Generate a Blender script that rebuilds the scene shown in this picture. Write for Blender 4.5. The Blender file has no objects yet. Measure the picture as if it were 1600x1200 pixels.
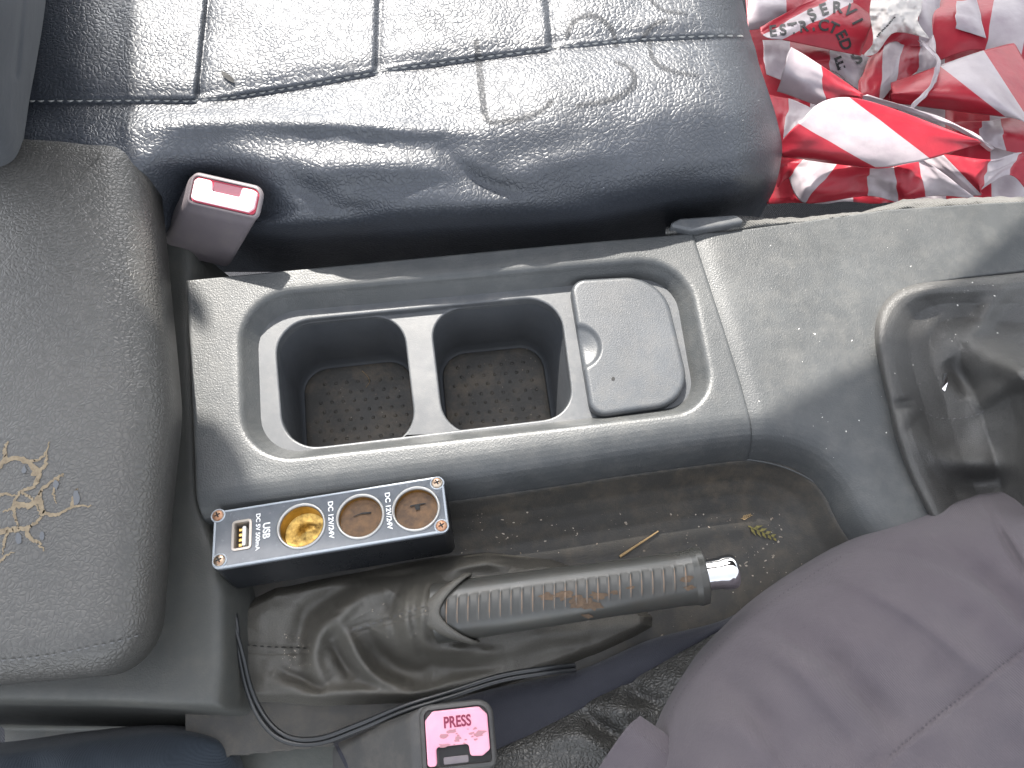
import bpy, bmesh, math, random
import numpy as np
from mathutils import Vector, Matrix
random.seed(7); np.random.seed(7)
sc = bpy.context.scene
COL = sc.collection
R = math.radians

# ------------------------------------------------------------ camera, light, exposure
PITCH, DIST, FPX = R(20), 0.46, 1202.0          # looking down at the console, tilted 20 degrees
CAM = np.array([0, -DIST*math.sin(PITCH), DIST*math.cos(PITCH)])
cam = bpy.data.objects.new('camera', bpy.data.cameras.new('camera')); COL.objects.link(cam)
cam.location = CAM; cam.rotation_euler = (PITCH, 0, 0)
cam.data.sensor_width = 36; cam.data.lens = 36*FPX/1600
cam.data.clip_start = 0.01; cam.data.clip_end = 200
sc.camera = cam

SUN = np.array([-0.18, 0.67, 0.69]); SUN /= np.linalg.norm(SUN)
elev = math.asin(SUN[2]); azim = math.atan2(SUN[0], SUN[1])
w = bpy.data.worlds.new('World'); sc.world = w; w.use_nodes = True
nt = w.node_tree
sky = nt.nodes.new('ShaderNodeTexSky'); sky.sky_type = 'NISHITA'; sky.sun_disc = False
sky.sun_elevation = elev; sky.sun_rotation = azim; sky.dust_density = 2.0
hs = nt.nodes.new('ShaderNodeHueSaturation'); hs.inputs['Saturation'].default_value = .26   # hazy sky, camera balanced for it
nt.links.new(sky.outputs[0], hs.inputs['Color']); nt.links.new(hs.outputs[0], nt.nodes['Background'].inputs[0])
nt.nodes['Background'].inputs[1].default_value = 0.15
sun = bpy.data.objects.new('sun', bpy.data.lights.new('sun', 'SUN')); COL.objects.link(sun)
sun.data.energy = 3.1; sun.data.angle = R(0.7); sun.data.color = (1.0, 0.95, 0.88)
sun.rotation_euler = Vector(-SUN).to_track_quat('-Z', 'Y').to_euler(); sun.location = (0, 1, 2)
sc.view_settings.view_transform = 'Standard'; sc.view_settings.look = 'None'
sc.view_settings.gamma = 1; sc.view_settings.use_curve_mapping = False
sc.view_settings.exposure = 2.2
sc.render.engine = 'CYCLES'
sc.cycles.use_denoising = True
sc.cycles.max_bounces = 6

# ------------------------------------------------------------ helpers
def P(px, py, z=0.0):
    """point at height z seen at a photo position (metres)"""
    px, py, z = np.broadcast_arrays(np.asarray(px, float), np.asarray(py, float), np.asarray(z, float))
    a = (px-800)/FPX; b = -(py-600)/FPX
    c, s = math.cos(PITCH), math.sin(PITCH)
    dx = a; dy = b*c+s; dz = b*s-c
    t = (z-CAM[2])/dz
    return np.stack([CAM[0]+t*dx, CAM[1]+t*dy, z], -1)
def PL(lst): a = np.array(lst, float); return P(a[:, 0], a[:, 1], a[:, 2])

def empty(name, loc, label, cat, group=None, rot=None):
    o = bpy.data.objects.new(name, None); COL.objects.link(o)
    o.empty_display_size = 0.02
    o.location = loc
    if rot is not None: o.rotation_euler = rot
    tag(o, label, cat, group); return o
def tag(o, label=None, cat=None, group=None, kind=None):
    if label: o['label'] = label
    if cat: o['category'] = cat
    if group: o['group'] = group
    if kind: o['kind'] = kind
    return o
def obj(name, verts, faces, mat, parent=None, local=False, uv=None, smooth=True, sharp=None):
    verts = np.asarray(verts, float)
    if parent is not None and not local:
        q = parent; off = np.zeros(3)
        while q is not None: off += np.array(q.location); q = q.parent
        verts = verts-off
    me = bpy.data.meshes.new(name)
    me.from_pydata(verts.tolist(), [], [tuple(int(i) for i in f) for f in faces])
    if uv is not None:
        l = me.uv_layers.new(name='UVMap'); uv = np.asarray(uv)
        idx = np.zeros(len(me.loops), int); me.loops.foreach_get('vertex_index', idx)
        l.data.foreach_set('uv', uv[idx].astype(np.float32).ravel())
    bm = bmesh.new(); bm.from_mesh(me); bmesh.ops.recalc_face_normals(bm, faces=bm.faces); bm.to_mesh(me); bm.free()
    if smooth:
        me.polygons.foreach_set('use_smooth', [True]*len(me.polygons))
        if sharp: me.set_sharp_from_angle(angle=R(sharp))
    me.materials.append(mat)
    o = bpy.data.objects.new(name, me); COL.objects.link(o)
    if parent is not None: o.parent = parent
    return o
def gfaces(nu, nv, closed_v=False):
    i, j = np.meshgrid(np.arange(nu-1), np.arange(nv if closed_v else nv-1), indexing='ij')
    j2 = (j+1) % nv
    return np.stack([i*nv+j, (i+1)*nv+j, (i+1)*nv+j2, i*nv+j2], -1).reshape(-1, 4)
def grid(name, pts, mat, parent=None, local=False, uv=None, thick=None, up=True, sharp=None):
    nu, nv = pts.shape[:2]
    if uv is None:
        u, v = np.meshgrid(np.linspace(0, 1, nu), np.linspace(0, 1, nv), indexing='ij'); uv = np.stack([u, v], -1)
    o = obj(name, pts.reshape(-1, 3), gfaces(nu, nv), mat, parent, local, uv.reshape(-1, 2), sharp=sharp)
    n = sum((p.normal.z*p.area for p in list(o.data.polygons)[::7]), 0.0)
    if up and n < 0: o.data.flip_normals()
    if thick:
        m = o.modifiers.new('solid', 'SOLIDIFY'); m.thickness = thick; m.offset = -1
    return o
def cr1(ctrl, n):
    """Catmull-Rom along axis 0"""
    c = np.asarray(ctrl, float); k = len(c)
    if k == 2: t = np.linspace(0, 1, n).reshape((-1,)+(1,)*(c.ndim-1)); return c[0]*(1-t)+c[1]*t
    e = np.concatenate([(2*c[0]-c[1])[None], c, (2*c[-1]-c[-2])[None]])
    t = np.linspace(0, k-1, n); i = np.minimum(t.astype(int), k-2); f = (t-i).reshape((-1,)+(1,)*(c.ndim-1))
    p0, p1, p2, p3 = e[i], e[i+1], e[i+2], e[i+3]
    return 0.5*((2*p1)+(-p0+p2)*f+(2*p0-5*p1+4*p2-p3)*f**2+(-p0+3*p1-3*p2+p3)*f**3)
def up2(ctrl, nu, nv):
    a = cr1(np.array(ctrl, float), nu); return np.swapaxes(cr1(np.swapaxes(a, 0, 1), nv), 0, 1)
def segdist(x, y, poly, closed=False):
    """distance to polyline and position 0..1 along it"""
    poly = np.asarray(poly, float)
    q = np.vstack([poly, poly[:1]]) if closed else poly
    L = np.concatenate([[0], np.cumsum(np.linalg.norm(np.diff(q, axis=0), axis=1))])
    best = np.full(x.shape, 1e9); pos = np.zeros(x.shape); side = np.zeros(x.shape)
    for k in range(len(q)-1):
        a, b = q[k], q[k+1]; d = b-a; l2 = max(d@d, 1e-18)
        t = np.clip(((x-a[0])*d[0]+(y-a[1])*d[1])/l2, 0, 1)
        ex = x-(a[0]+t*d[0]); ey = y-(a[1]+t*d[1])
        dd = np.hypot(ex, ey); m = dd < best
        best = np.where(m, dd, best); pos = np.where(m, (L[k]+t*math.sqrt(l2))/L[-1], pos)
        side = np.where(m, np.sign(d[0]*ey-d[1]*ex), side)
    return best, pos, side
def inside(x, y, poly):
    r = np.zeros(x.shape, bool); n = len(poly)
    for k in range(n):
        x1, y1 = poly[k]; x2, y2 = poly[(k+1) % n]
        if y1 == y2: continue
        c = ((y1 > y) != (y2 > y)) & (x < (x2-x1)*(y-y1)/(y2-y1)+x1); r ^= c
    return r
def sdf(x, y, poly):
    d, _, _ = segdist(x, y, poly, True); return np.where(inside(x, y, poly), -d, d)
def ss(a, b, x): t = np.clip((x-a)/(b-a), 0, 1); return t*t*(3-2*t)
def ridges(px, py, lst):
    """folds: (polyline in photo positions, amplitude m, width px[, asymmetry])"""
    z = np.zeros(np.broadcast(px, py).shape)
    for r in lst:
        pl = cr1(np.array(r[0], float), 16) if len(r[0]) > 2 else np.array(r[0], float)
        d, t, s = segdist(px, py, pl)
        wd = r[2]
        if len(r) > 3: wd = np.where(s > 0, r[2]*r[3], r[2])
        z = z+r[1]*np.exp(-(d/wd)**2)*np.clip(np.sin(np.pi*np.clip(t, .02, .98)), 0, 1)**.6
    return z
_rng = np.random.RandomState(3)
def vnoise(x, y, scale, seed=0):
    r = np.random.RandomState(seed); T = r.rand(64, 64)*2-1
    X, Y = x*scale, y*scale; i = np.floor(X).astype(int); j = np.floor(Y).astype(int); f = X-i; g = Y-j
    f = f*f*(3-2*f); g = g*g*(3-2*g)
    q = lambda a, b: T[a % 64, b % 64]
    return (q(i, j)*(1-f)+q(i+1, j)*f)*(1-g)+(q(i, j+1)*(1-f)+q(i+1, j+1)*f)*g
def rounded(c, rad, z, n=10):
    """rounded polygon: corner positions in the photo at height z -> plan outline (m)"""
    c = P([p[0] for p in c], [p[1] for p in c], z)[:, :2]; return rpoly(c, [r*0.00037 for r in rad], n)
def rpoly(c, rad, n=10):
    c = np.asarray(c, float); out = []; k = len(c)
    for i in range(k):
        p, a, b = c[i], c[i-1], c[(i+1) % k]; r = rad[i] if hasattr(rad, '__len__') else rad
        u = (a-p)/np.linalg.norm(a-p); v = (b-p)/np.linalg.norm(b-p)
        half = math.acos(np.clip(u@v, -1, 1))/2
        d = min(r/math.tan(half), .49*np.linalg.norm(a-p), .49*np.linalg.norm(b-p)); r2 = d*math.tan(half)
        s, e = p+u*d, p+v*d; ctr = p+(u+v)/np.linalg.norm(u+v)*r2/math.sin(half)
        a0 = math.atan2(*(s-ctr)[::-1]); a1 = math.atan2(*(e-ctr)[::-1]); da = (a1-a0+math.pi) % (2*math.pi)-math.pi
        for t in np.linspace(0, 1, n): out.append(ctr+r2*np.array([math.cos(a0+da*t), math.sin(a0+da*t)]))
    return np.array(out)
def resample(p, n, closed=True):
    p = np.asarray(p, float); q = np.vstack([p, p[:1]]) if closed else p
    L = np.concatenate([[0], np.cumsum(np.linalg.norm(np.diff(q, axis=0), axis=1))])
    t = np.linspace(0, L[-1], n, endpoint=not closed)
    return np.stack([np.interp(t, L, q[:, k]) for k in range(q.shape[1])], -1)
def ccw(p): 
    x, y = p[:, 0], p[:, 1]; return p if (x*np.roll(y, -1)-y*np.roll(x, -1)).sum() > 0 else p[::-1]
def inset(p, d):
    p = ccw(p); t = np.roll(p, -1, 0)-np.roll(p, 1, 0); t /= np.linalg.norm(t, axis=1)[:, None]+1e-12
    return p+np.stack([-t[:, 1], t[:, 0]], -1)*d
def rings(name, rs, mat, parent=None, local=False, cap0=False, cap1=False, sharp=None, close=True):
    """loft of closed rings (each n x 3)"""
    rs = [np.asarray(r) for r in rs]; n = len(rs[0]); v = np.concatenate(rs); f = gfaces(len(rs), n, True).tolist()
    if cap0: f.append(list(range(n)))
    if cap1: f.append(list(range((len(rs)-1)*n, len(rs)*n)))
    return obj(name, v, f, mat, parent, local, sharp=sharp)
def r3(p, z): return np.column_stack([p, np.broadcast_to(z, (len(p),))])
def pillow(name, outline, ztop, r, wall, mat, parent=None, local=False, n=160, dome=0.0, fn=None, rings_in=14, sharp=None, rz=None):
    """upholstered / moulded slab: vertical wall, rounded shoulder, gently domed top"""
    o = resample(ccw(np.asarray(outline)), n); rz = rz or r; rs = [r3(o, ztop-rz-wall), r3(o, ztop-rz)]
    for a in np.linspace(0, math.pi/2, 9)[1:]: rs.append(r3(inset(o, r*(1-math.cos(a))), ztop-rz+rz*math.sin(a)))
    b = inset(o, r); c = b.mean(0)
    for t in np.linspace(1, 0, rings_in)[1:-1]:
        q = c+(b-c)*t; rs.append(r3(q, ztop+dome*(1-t*t)))
    rs.append(r3(c+(b-c)*0.004, ztop+dome))
    if fn: rs = [np.column_stack([q[:, :2], q[:, 2]+fn(q[:, 0], q[:, 1], q[:, 2])]) for q in rs]
    return rings(name, rs, mat, parent, local, True, True, sharp)
def tube(name, path, rad, mat, parent=None, n=12, local=False, caps=True, m=None, up=None):
    path = np.asarray(path, float)
    if m: path = cr1(path, m)
    k = len(path); rad = np.broadcast_to(rad, (k,)); t = np.gradient(path, axis=0); t /= np.linalg.norm(t, axis=1)[:, None]+1e-12
    u = np.array(up if up is not None else (0, 0, 1.)); rs = []
    for i in range(k):
        a = np.cross(t[i], u); a /= np.linalg.norm(a)+1e-12; b = np.cross(a, t[i]); u = b
        th = np.linspace(0, 2*math.pi, n, endpoint=False)
        rs.append(path[i]+rad[i]*(np.cos(th)[:, None]*a+np.sin(th)[:, None]*b))
    return rings(name, rs, mat, parent, local, caps, caps, 60)
def merge(parts):
    V, Fc, k = [], [], 0
    for v, f in parts:
        V.append(np.asarray(v)); Fc += [[i+k for i in q] for q in f]; k += len(v)
    return np.concatenate(V), Fc
def text_mesh(s, size, extrude=0.0, font_bold=False):
    c = bpy.data.curves.new('t', 'FONT'); c.body = s; c.size = size; c.extrude = extrude; c.align_x = 'CENTER'; c.align_y = 'CENTER'
    if font_bold: c.offset = size*0.028
    o = bpy.data.objects.new('t', c); COL.objects.link(o)
    dg = bpy.context.evaluated_depsgraph_get(); me = bpy.data.meshes.new_from_object(o.evaluated_get(dg))
    v = np.array([tuple(x.co) for x in me.vertices]).reshape(-1, 3); f = [list(p.vertices) for p in me.polygons]
    bpy.data.objects.remove(o); bpy.data.curves.remove(c); bpy.data.meshes.remove(me)
    return v, f

# ------------------------------------------------------------ materials
class N:
    def __init__(s, name):
        s.m = bpy.data.materials.new(name); s.m.use_nodes = True; s.t = s.m.node_tree; s.b = s.t.nodes['Principled BSDF']
        s.tc = s.t.nodes.new('ShaderNodeTexCoord')
    def n(s, t, **kw):
        x = s.t.nodes.new(t)
        for k, v in kw.items(): setattr(x, k, v)
        return x
    def l(s, a, b): s.t.links.new(a, b)
    def noise(s, scale, detail=4, rough=.6, dist=0, co='Object'):
        x = s.n('ShaderNodeTexNoise'); x.inputs['Scale'].default_value = scale; x.inputs['Detail'].default_value = detail
        x.inputs['Roughness'].default_value = rough; x.inputs['Distortion'].default_value = dist
        s.l(s.tc.outputs[co], x.inputs['Vector']); return x.outputs[0]
    def ramp(s, src, stops):
        r = s.n('ShaderNodeValToRGB'); e = r.color_ramp.elements
        while len(e) < len(stops): e.new(.5)
        for i, (p, c) in enumerate(stops):
            e[i].position = p; e[i].color = (c, c, c, 1) if not hasattr(c, '__len__') else tuple(c)+(1,)
        s.l(src, r.inputs[0]); return r.outputs[0]
    def mix(s, fac, a, b, mode='MIX'):
        x = s.n('ShaderNodeMix', data_type='RGBA', blend_type=mode)
        for i, q in ((0, fac), (6, a), (7, b)):
            if hasattr(q, 'node'): s.l(q, x.inputs[i])
            elif i == 0: x.inputs[0].default_value = q
            else: x.inputs[i].default_value = tuple(q)+(1,)
        return x.outputs[2]
    def math(s, op, a, b=0.0):
        x = s.n('ShaderNodeMath', operation=op)
        for i, q in enumerate((a, b)):
            if hasattr(q, 'node'): s.l(q, x.inputs[i])
            else: x.inputs[i].default_value = q
        return x.outputs[0]
    def bump(s, h, dist, strength=1.0, prev=None):
        x = s.n('ShaderNodeBump'); x.inputs['Distance'].default_value = dist; x.inputs['Strength'].default_value = strength
        s.l(h, x.inputs['Height'])
        if prev is not None: s.l(prev, x.inputs['Normal'])
        s.l(x.outputs[0], s.b.inputs['Normal']); return x.outputs[0]
    def col(s, c):
        if hasattr(c, 'node'): s.l(c, s.b.inputs['Base Color'])
        else: s.b.inputs['Base Color'].default_value = tuple(c)+(1,)
    def set(s, **kw):
        for k, v in kw.items():
            i = s.b.inputs[k]
            if hasattr(v, 'node'): s.l(v, i)
            else: i.default_value = v
def plastic(name, c, rough=.5, grain=900, depth=.00012, dust=0.0, dustcol=(.22, .19, .15), var=.15, scratch=0.0, spec=.5):
    s = N(name)
    big = s.noise(14, 5, .65)
    base = s.mix(s.ramp(big, [(.3, 0), (.7, 1)]), [x*(1-var) for x in c], [x*(1+var) for x in c])
    if dust:
        d = s.ramp(s.noise(60, 8, .75), [(.45, 0), (.8, 1)]); d2 = s.ramp(s.noise(9, 4, .6), [(.3, .15), (.75, 1)])
        base = s.mix(s.math('MULTIPLY', s.math('MULTIPLY', d, d2), dust), base, dustcol)
    s.col(base)
    r = s.ramp(s.noise(40, 6, .7), [(.3, max(rough-.07, .02)), (.75, min(rough+.1, 1))])
    s.set(Roughness=r); s.b.inputs['Specular IOR Level'].default_value = spec
    if grain:
        v = s.n('ShaderNodeTexVoronoi', feature='SMOOTH_F1'); v.inputs['Scale'].default_value = grain; s.l(s.tc.outputs['Object'], v.inputs['Vector'])
        h = s.math('ADD', s.math('MULTIPLY', v.outputs['Distance'], .7), s.math('MULTIPLY', s.noise(grain*.7, 3, .6), .8))
        s.bump(h, depth)
    return s.m
def leather(name, c, rough=.42, cell=520, depth=.0005, c2=None, wear=0.0, spec=.5, stretch=None):
    s = N(name)
    vec = s.tc.outputs['Object']
    if stretch:
        mp = s.n('ShaderNodeMapping'); mp.inputs['Scale'].default_value = stretch; s.l(vec, mp.inputs['Vector']); vec = mp.outputs[0]
    # distort the cells a little so that the grain is irregular
    nz = s.n('ShaderNodeTexNoise'); nz.inputs['Scale'].default_value = cell*.35; nz.inputs['Detail'].default_value = 2; s.l(vec, nz.inputs['Vector'])
    mx = s.n('ShaderNodeVectorMath', operation='MULTIPLY_ADD'); s.l(nz.outputs['Color'], mx.inputs[0]); mx.inputs[1].default_value = (2.4/cell,)*3; s.l(vec, mx.inputs[2])
    v = s.n('ShaderNodeTexVoronoi', feature='DISTANCE_TO_EDGE'); v.inputs['Scale'].default_value = cell; s.l(mx.outputs[0], v.inputs['Vector'])
    cells = s.ramp(v.outputs['Distance'], [(0.0, 0), (.12, .42), (.28, .8), (.6, 1)])
    big = s.noise(12, 4, .6)
    base = s.mix(s.ramp(big, [(.3, 0), (.7, 1)]), [x*.85 for x in c], c2 or [x*1.2 for x in c])
    base = s.mix(s.math('MULTIPLY', s.math('SUBTRACT', 1.0, cells), .5), base, [x*.5 for x in c])
    s.col(base)
    rr = s.ramp(s.noise(30, 5, .7), [(.3, rough-.06), (.75, rough+.1)])
    s.set(Roughness=rr); s.b.inputs['Specular IOR Level'].default_value = spec
    b1 = s.bump(s.noise(cell*.12, 3, .5), depth*1.2, .8)
    h = s.math('ADD', cells, s.math('MULTIPLY', s.noise(cell*2.2, 3, .6), .25))
    s.bump(h, depth, 1, b1)
    return s.m
def cloth(name, c, weave=1500, depth=.0002, rough=.85, c2=None):
    s = N(name)
    base = s.mix(s.ramp(s.noise(16, 5, .6), [(.3, 0), (.72, 1)]), c, c2 or [x*1.25 for x in c])
    base = s.mix(s.math('MULTIPLY', s.noise(weave, 2, .7), .35), base, [x*.6 for x in c])
    s.col(base); s.set(Roughness=rough); s.b.inputs['Specular IOR Level'].default_value = .25
    s.b.inputs['Sheen Weight'].default_value = .08
    wv = s.n('ShaderNodeTexWave', wave_type='BANDS', bands_direction='DIAGONAL'); wv.inputs['Scale'].default_value = weave*.35; wv.inputs['Distortion'].default_value = 1.5
    s.l(s.tc.outputs['Object'], wv.inputs['Vector'])
    h = s.math('ADD', s.math('MULTIPLY', wv.outputs['Fac'], .5), s.noise(weave*.6, 3, .7))
    s.bump(h, depth, .7, s.bump(s.noise(45, 4, .55), .003, .35)); return s.m
def simple(name, c, rough=.5, metal=0.0, spec=.5, var=None, scale=120):
    s = N(name)
    if var: s.col(s.mix(s.ramp(s.noise(scale, 6, .7), [(.38, 0), (.66, 1)]), c, var))
    else: s.col(c)
    s.set(Roughness=rough, Metallic=metal); s.b.inputs['Specular IOR Level'].default_value = spec
    return s.m

M = {}
M['console'] = plastic('console plastic', (.050, .053, .054), .42, 1300, .00016, dust=.35, dustcol=(.2, .19, .17))
M['console_side'] = plastic('console side plastic', (.045, .046, .042), .55, 1300, .00012, dust=.5, dustcol=(.11, .1, .08))
M['tray'] = plastic('tray plastic', (.062, .066, .071), .4, 2400, .00007, dust=.5, dustcol=(.25, .24, .22))
M['cup'] = plastic('cup wall plastic', (.06, .065, .072), .5, 2000, .00008, dust=.25, dustcol=(.1, .09, .08))
M['lid'] = plastic('lid plastic', (.050, .055, .061), .43, 1700, .0001, dust=.25)
M['mat'] = plastic('cup mat rubber', (.055, .052, .047), .6, 700, .0002, dust=1.0, dustcol=(.20, .155, .105))
M['recess'] = plastic('recess plastic', (.034, .032, .028), .62, 1300, .00012, dust=.9, dustcol=(.12, .095, .065))
M['seat'] = leather('seat leatherette', (.034, .039, .049), .43, 340, .00026, spec=.62)
M['armrest'] = leather('armrest leatherette', (.068, .067, .063), .38, 400, .00024, c2=(.080, .076, .070))
M['gaiter'] = leather('gaiter leather', (.082, .077, .066), .43, 1100, .00014, c2=(.105, .097, .080))
M['ggaiter'] = leather('gear gaiter leather', (.050, .049, .047), .45, 900, .00014, c2=(.08, .078, .074))
M['dseat'] = leather('driver seat leather', (.034, .033, .03), .38, 430, .0004)
M['backrest'] = cloth('backrest cloth', (.055, .06, .068), 1700, .00015)
M['trouser'] = cloth('trouser cloth', (.066, .056, .065), 1400, .00020, .85, c2=(.084, .074, .081))
M['band'] = cloth('seat edging cloth', (.024, .025, .032), 1200, .00025, .9)
M['navy'] = cloth('dark cloth', (.02, .026, .034), 1300, .0003, .9)
M['black'] = plastic('black case', (.008, .009, .011), .3, 0, var=.1)
M['grip'] = plastic('brake grip plastic', (.040, .040, .036), .32, 500, .00003, dust=.25, dustcol=(.12, .08, .05))
M['rust'] = simple('rust grime', (.065, .042, .026), .85, var=(.10, .064, .038), scale=500)
M['rib'] = simple('worn rib edge', (.09, .075, .06), .5, var=(.17, .10, .055), scale=140)
M['chrome'] = simple('chrome', (.75, .75, .76), .07, 1.0)
M['steel'] = simple('screw steel', (.5, .43, .34), .35, 1.0, var=(.3, .15, .08), scale=260)
M['rusty'] = simple('rusty screw', (.33, .15, .08), .5, .7, var=(.45, .3, .2), scale=400)
M['brass'] = simple('brass', (.85, .60, .22), .3, 1.0, var=(.6, .38, .12), scale=90)
M['ring'] = simple('socket rim', (.38, .375, .36), .35, .9)
M['brown'] = simple('tarnished socket floor', (.11, .062, .030), .42, .5, var=(.05, .03, .018), scale=150)
M['dark'] = simple('dark gap', (.006, .006, .006), .7)
M['white'] = simple('white print', (.75, .75, .74), .6)
M['usbwhite'] = simple('usb tongue', (.7, .69, .64), .5)
M['pink'] = simple('pink button', (.66, .25, .34), .42, var=(.60, .30, .37), scale=60)
M['redpink'] = simple('pale red button', (.86, .56, .60), .45)  # paler than the other release button
M['redgap'] = simple('red inner edge', (.42, .03, .06), .5)
M['maroon'] = simple('maroon print', (.16, .01, .04), .6)
M['mauve'] = plastic('buckle plastic', (.115, .10, .108), .5, 2500, .00004, dust=.3)
M['buckle2'] = plastic('black buckle plastic', (.03, .029, .028), .5, 2500, .00004, dust=.3)
M['cable'] = plastic('cable jacket', (.012, .013, .014), .35, 0)
M['stitch'] = simple('stitch thread', (.10, .10, .10), .8)
M['stitchlight'] = simple('light stitch thread', (.26, .26, .25), .8)
M['crack'] = simple('cracked lining', (.22, .175, .115), .9, var=(.135, .105, .07), scale=300)
M['flake'] = simple('lifted leather flake', (.075, .08, .088), .35)
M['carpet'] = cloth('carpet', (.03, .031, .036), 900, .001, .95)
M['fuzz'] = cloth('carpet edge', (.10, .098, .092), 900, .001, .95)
M['paper'] = simple('paper', (.44, .41, .39), .6, var=(.52, .48, .46), scale=40)
M['ink'] = simple('black ink', (.012, .012, .014), .6)
M['leaf'] = simple('dry leaf', (.19, .16, .04), .7, var=(.10, .09, .03), scale=300)
M['straw'] = simple('straw', (.34, .23, .11), .8)
M['orange'] = simple('dry conifer', (.42, .20, .06), .8)
M['crumb'] = simple('crumb', (.38, .34, .28), .9, var=(.14, .10, .07), scale=60)
M['shell'] = simple('shade panel lining', (.5, .49, .47), .9)  # pale lining of the added overhead panel
# acrylic faceplate: clear gloss; reflected sky painted into its scuffed grey-blue colour
s = N('acrylic faceplate')
s.col(s.mix(s.ramp(s.noise(70, 7, .75), [(.35, 0), (.75, 1)]), (.085, .094, .108), (.125, .137, .152)))
s.set(Roughness=s.ramp(s.noise(160, 6, .7), [(.35, .12), (.7, .32)])); s.b.inputs['Coat Weight'].default_value = .5; s.b.inputs['Coat Roughness'].default_value = .08
M['acrylic'] = s.m
M['clear'] = simple('clear acrylic edge', (.34, .37, .40), .15)
# barrier tape: stripes follow the strip's own length (UV u counts stripes)
def tape_mat(name, dull=1.0):
    s = N(name); uv = s.n('ShaderNodeSeparateXYZ'); s.l(s.tc.outputs['UV'], uv.inputs[0])
    st = s.math('GREATER_THAN', s.math('FRACT', s.math('MULTIPLY', uv.outputs[0], .5)), .5)
    nz = s.ramp(s.noise(70, 5, .6), [(.3, 0), (.7, 1)])
    red = s.mix(nz, (.33*dull, .016*dull, .032*dull), (.40*dull, .026*dull, .042*dull)); wh = s.mix(nz, (.37, .315, .345), (.45, .40, .42))
    base = s.mix(st, red, wh); s.col(base); s.set(Roughness=.36)
    tr = s.n('ShaderNodeBsdfTranslucent'); s.l(base, tr.inputs[0]); mx = s.n('ShaderNodeMixShader'); mx.inputs[0].default_value = .22
    s.l(s.b.outputs[0], mx.inputs[1]); s.l(tr.outputs[0], mx.inputs[2]); s.l(mx.outputs[0], s.t.nodes['Material Output'].inputs[0])
    s.bump(s.noise(40, 3, .5), .002, .35, s.bump(s.noise(220, 3, .5), .0006, .35)); return s.m
M['tape'] = tape_mat('barrier tape film')

# ------------------------------------------------------------ unseen panel added to block the sun; its cut edge shapes the shade
def lit(px, py, z): p = P(px, py, z); return (p+SUN*((0.62-p[2])/SUN[2]))[:2]
edge = [lit(*q) for q in [(218, -260, .05), (216, 0, .05), (210, 150, .05), (198, 215, .055), (238, 250, .062), (262, 330, .045), (266, 430, .01), (280, 600, 0), (299, 648, 0), (335, 655, 0),
        (365, 685, 0), (385, 725, 0), (393, 755, 0), (425, 764, 0), (700, 726, 0), (1000, 684, 0), (1180, 658, 0), (1370, 552, 0), (1540, 405, 0),
        (1602, 350, 0), (1600, 262, -.06), (1450, 152, -.06), (1350, 122, -.05), (1300, 75, -.05), (1235, 52, -.04), (1195, -10, .03), (1185, -260, .05)]]
outer = [(edge[-1][0], 1.9), (1.4, 1.9), (1.4, .32), (-.9, .32), (-.9, edge[0][1])]
poly = [tuple(p) for p in edge]+outer
v = [(x, y, .62) for x, y in poly]+[(x, y, .635) for x, y in poly]; n = len(poly)
f = [list(range(n)), list(range(n, 2*n))]+[[i, (i+1) % n, n+(i+1) % n, n+i] for i in range(n)]
occluder = obj('shade_panel', v, f, M['shell'], smooth=False)  # 'shell' is the lining of this added panel, not a car part
bm = bmesh.new(); bm.from_mesh(occluder.data); bmesh.ops.triangulate(bm, faces=bm.faces); bm.to_mesh(occluder.data); bm.free()
tag(occluder, 'unseen overhead panel added to shade the driver side', 'occluder', kind='structure')

fl = obj('floor', [(-1, -.6, -.2), (1.2, -.6, -.2), (1.2, .9, -.2), (-1, .9, -.2)], [(0, 1, 2, 3)], M['carpet'])
tag(fl, 'dark carpeted car floor under the seats', 'floor', kind='structure')

# ------------------------------------------------------------ centre console
con = empty('centre_console', P(740, 600, -.06), 'grey plastic centre console with two cup holders and a closed lid', 'console')
dish = rounded([(372, 461), (1072, 399), (1119, 640), (379, 724)], [85, 85, 70, 85], 0)
Rpx = [(-300, 835), (150, 818), (305, 803), (700, 752), (1000, 708), (1120, 692), (1190, 686), (1245, 694), (1292, 716), (1327, 752), (1352, 800), (1385, 850), (1440, 950), (1480, 1150), (1480, 1500), (-300, 1500)]
Rp = np.array(Rpx[1:-2], float); Rs = cr1(Rp, 120)
recess = P(np.r_[-300, Rs[:, 0], 1480, -300], np.r_[835, Rs[:, 1], 1500, 1500], 0)[:, :2]
ZT = -.013                                    # tray level
def panel_z(X, Y):
    d = sdf(X, Y, dish)                       # negative inside the dish
    z = np.interp(d, [-.022, -.0105, -.0085, -.002, -.0008, .0006, .0022, .0045], [-.16, -.026, -.0145, -.0042, -.0019, -.0006, -.00012, 0])
    r = -sdf(X, Y, recess)                    # positive inside the recess
    z2 = np.interp(r, [-.016, -.013, -.010, -.007, -.004, -.0015, .001, .004, .007, .0105, .014], [0, -.0002, -.0009, -.0021, -.0040, -.0064, -.0098, -.0152, -.022, -.045, -.09])
    k = .0012
    z = z+z2
    return z+.0009*vnoise(X, Y, 9, 5)
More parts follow.
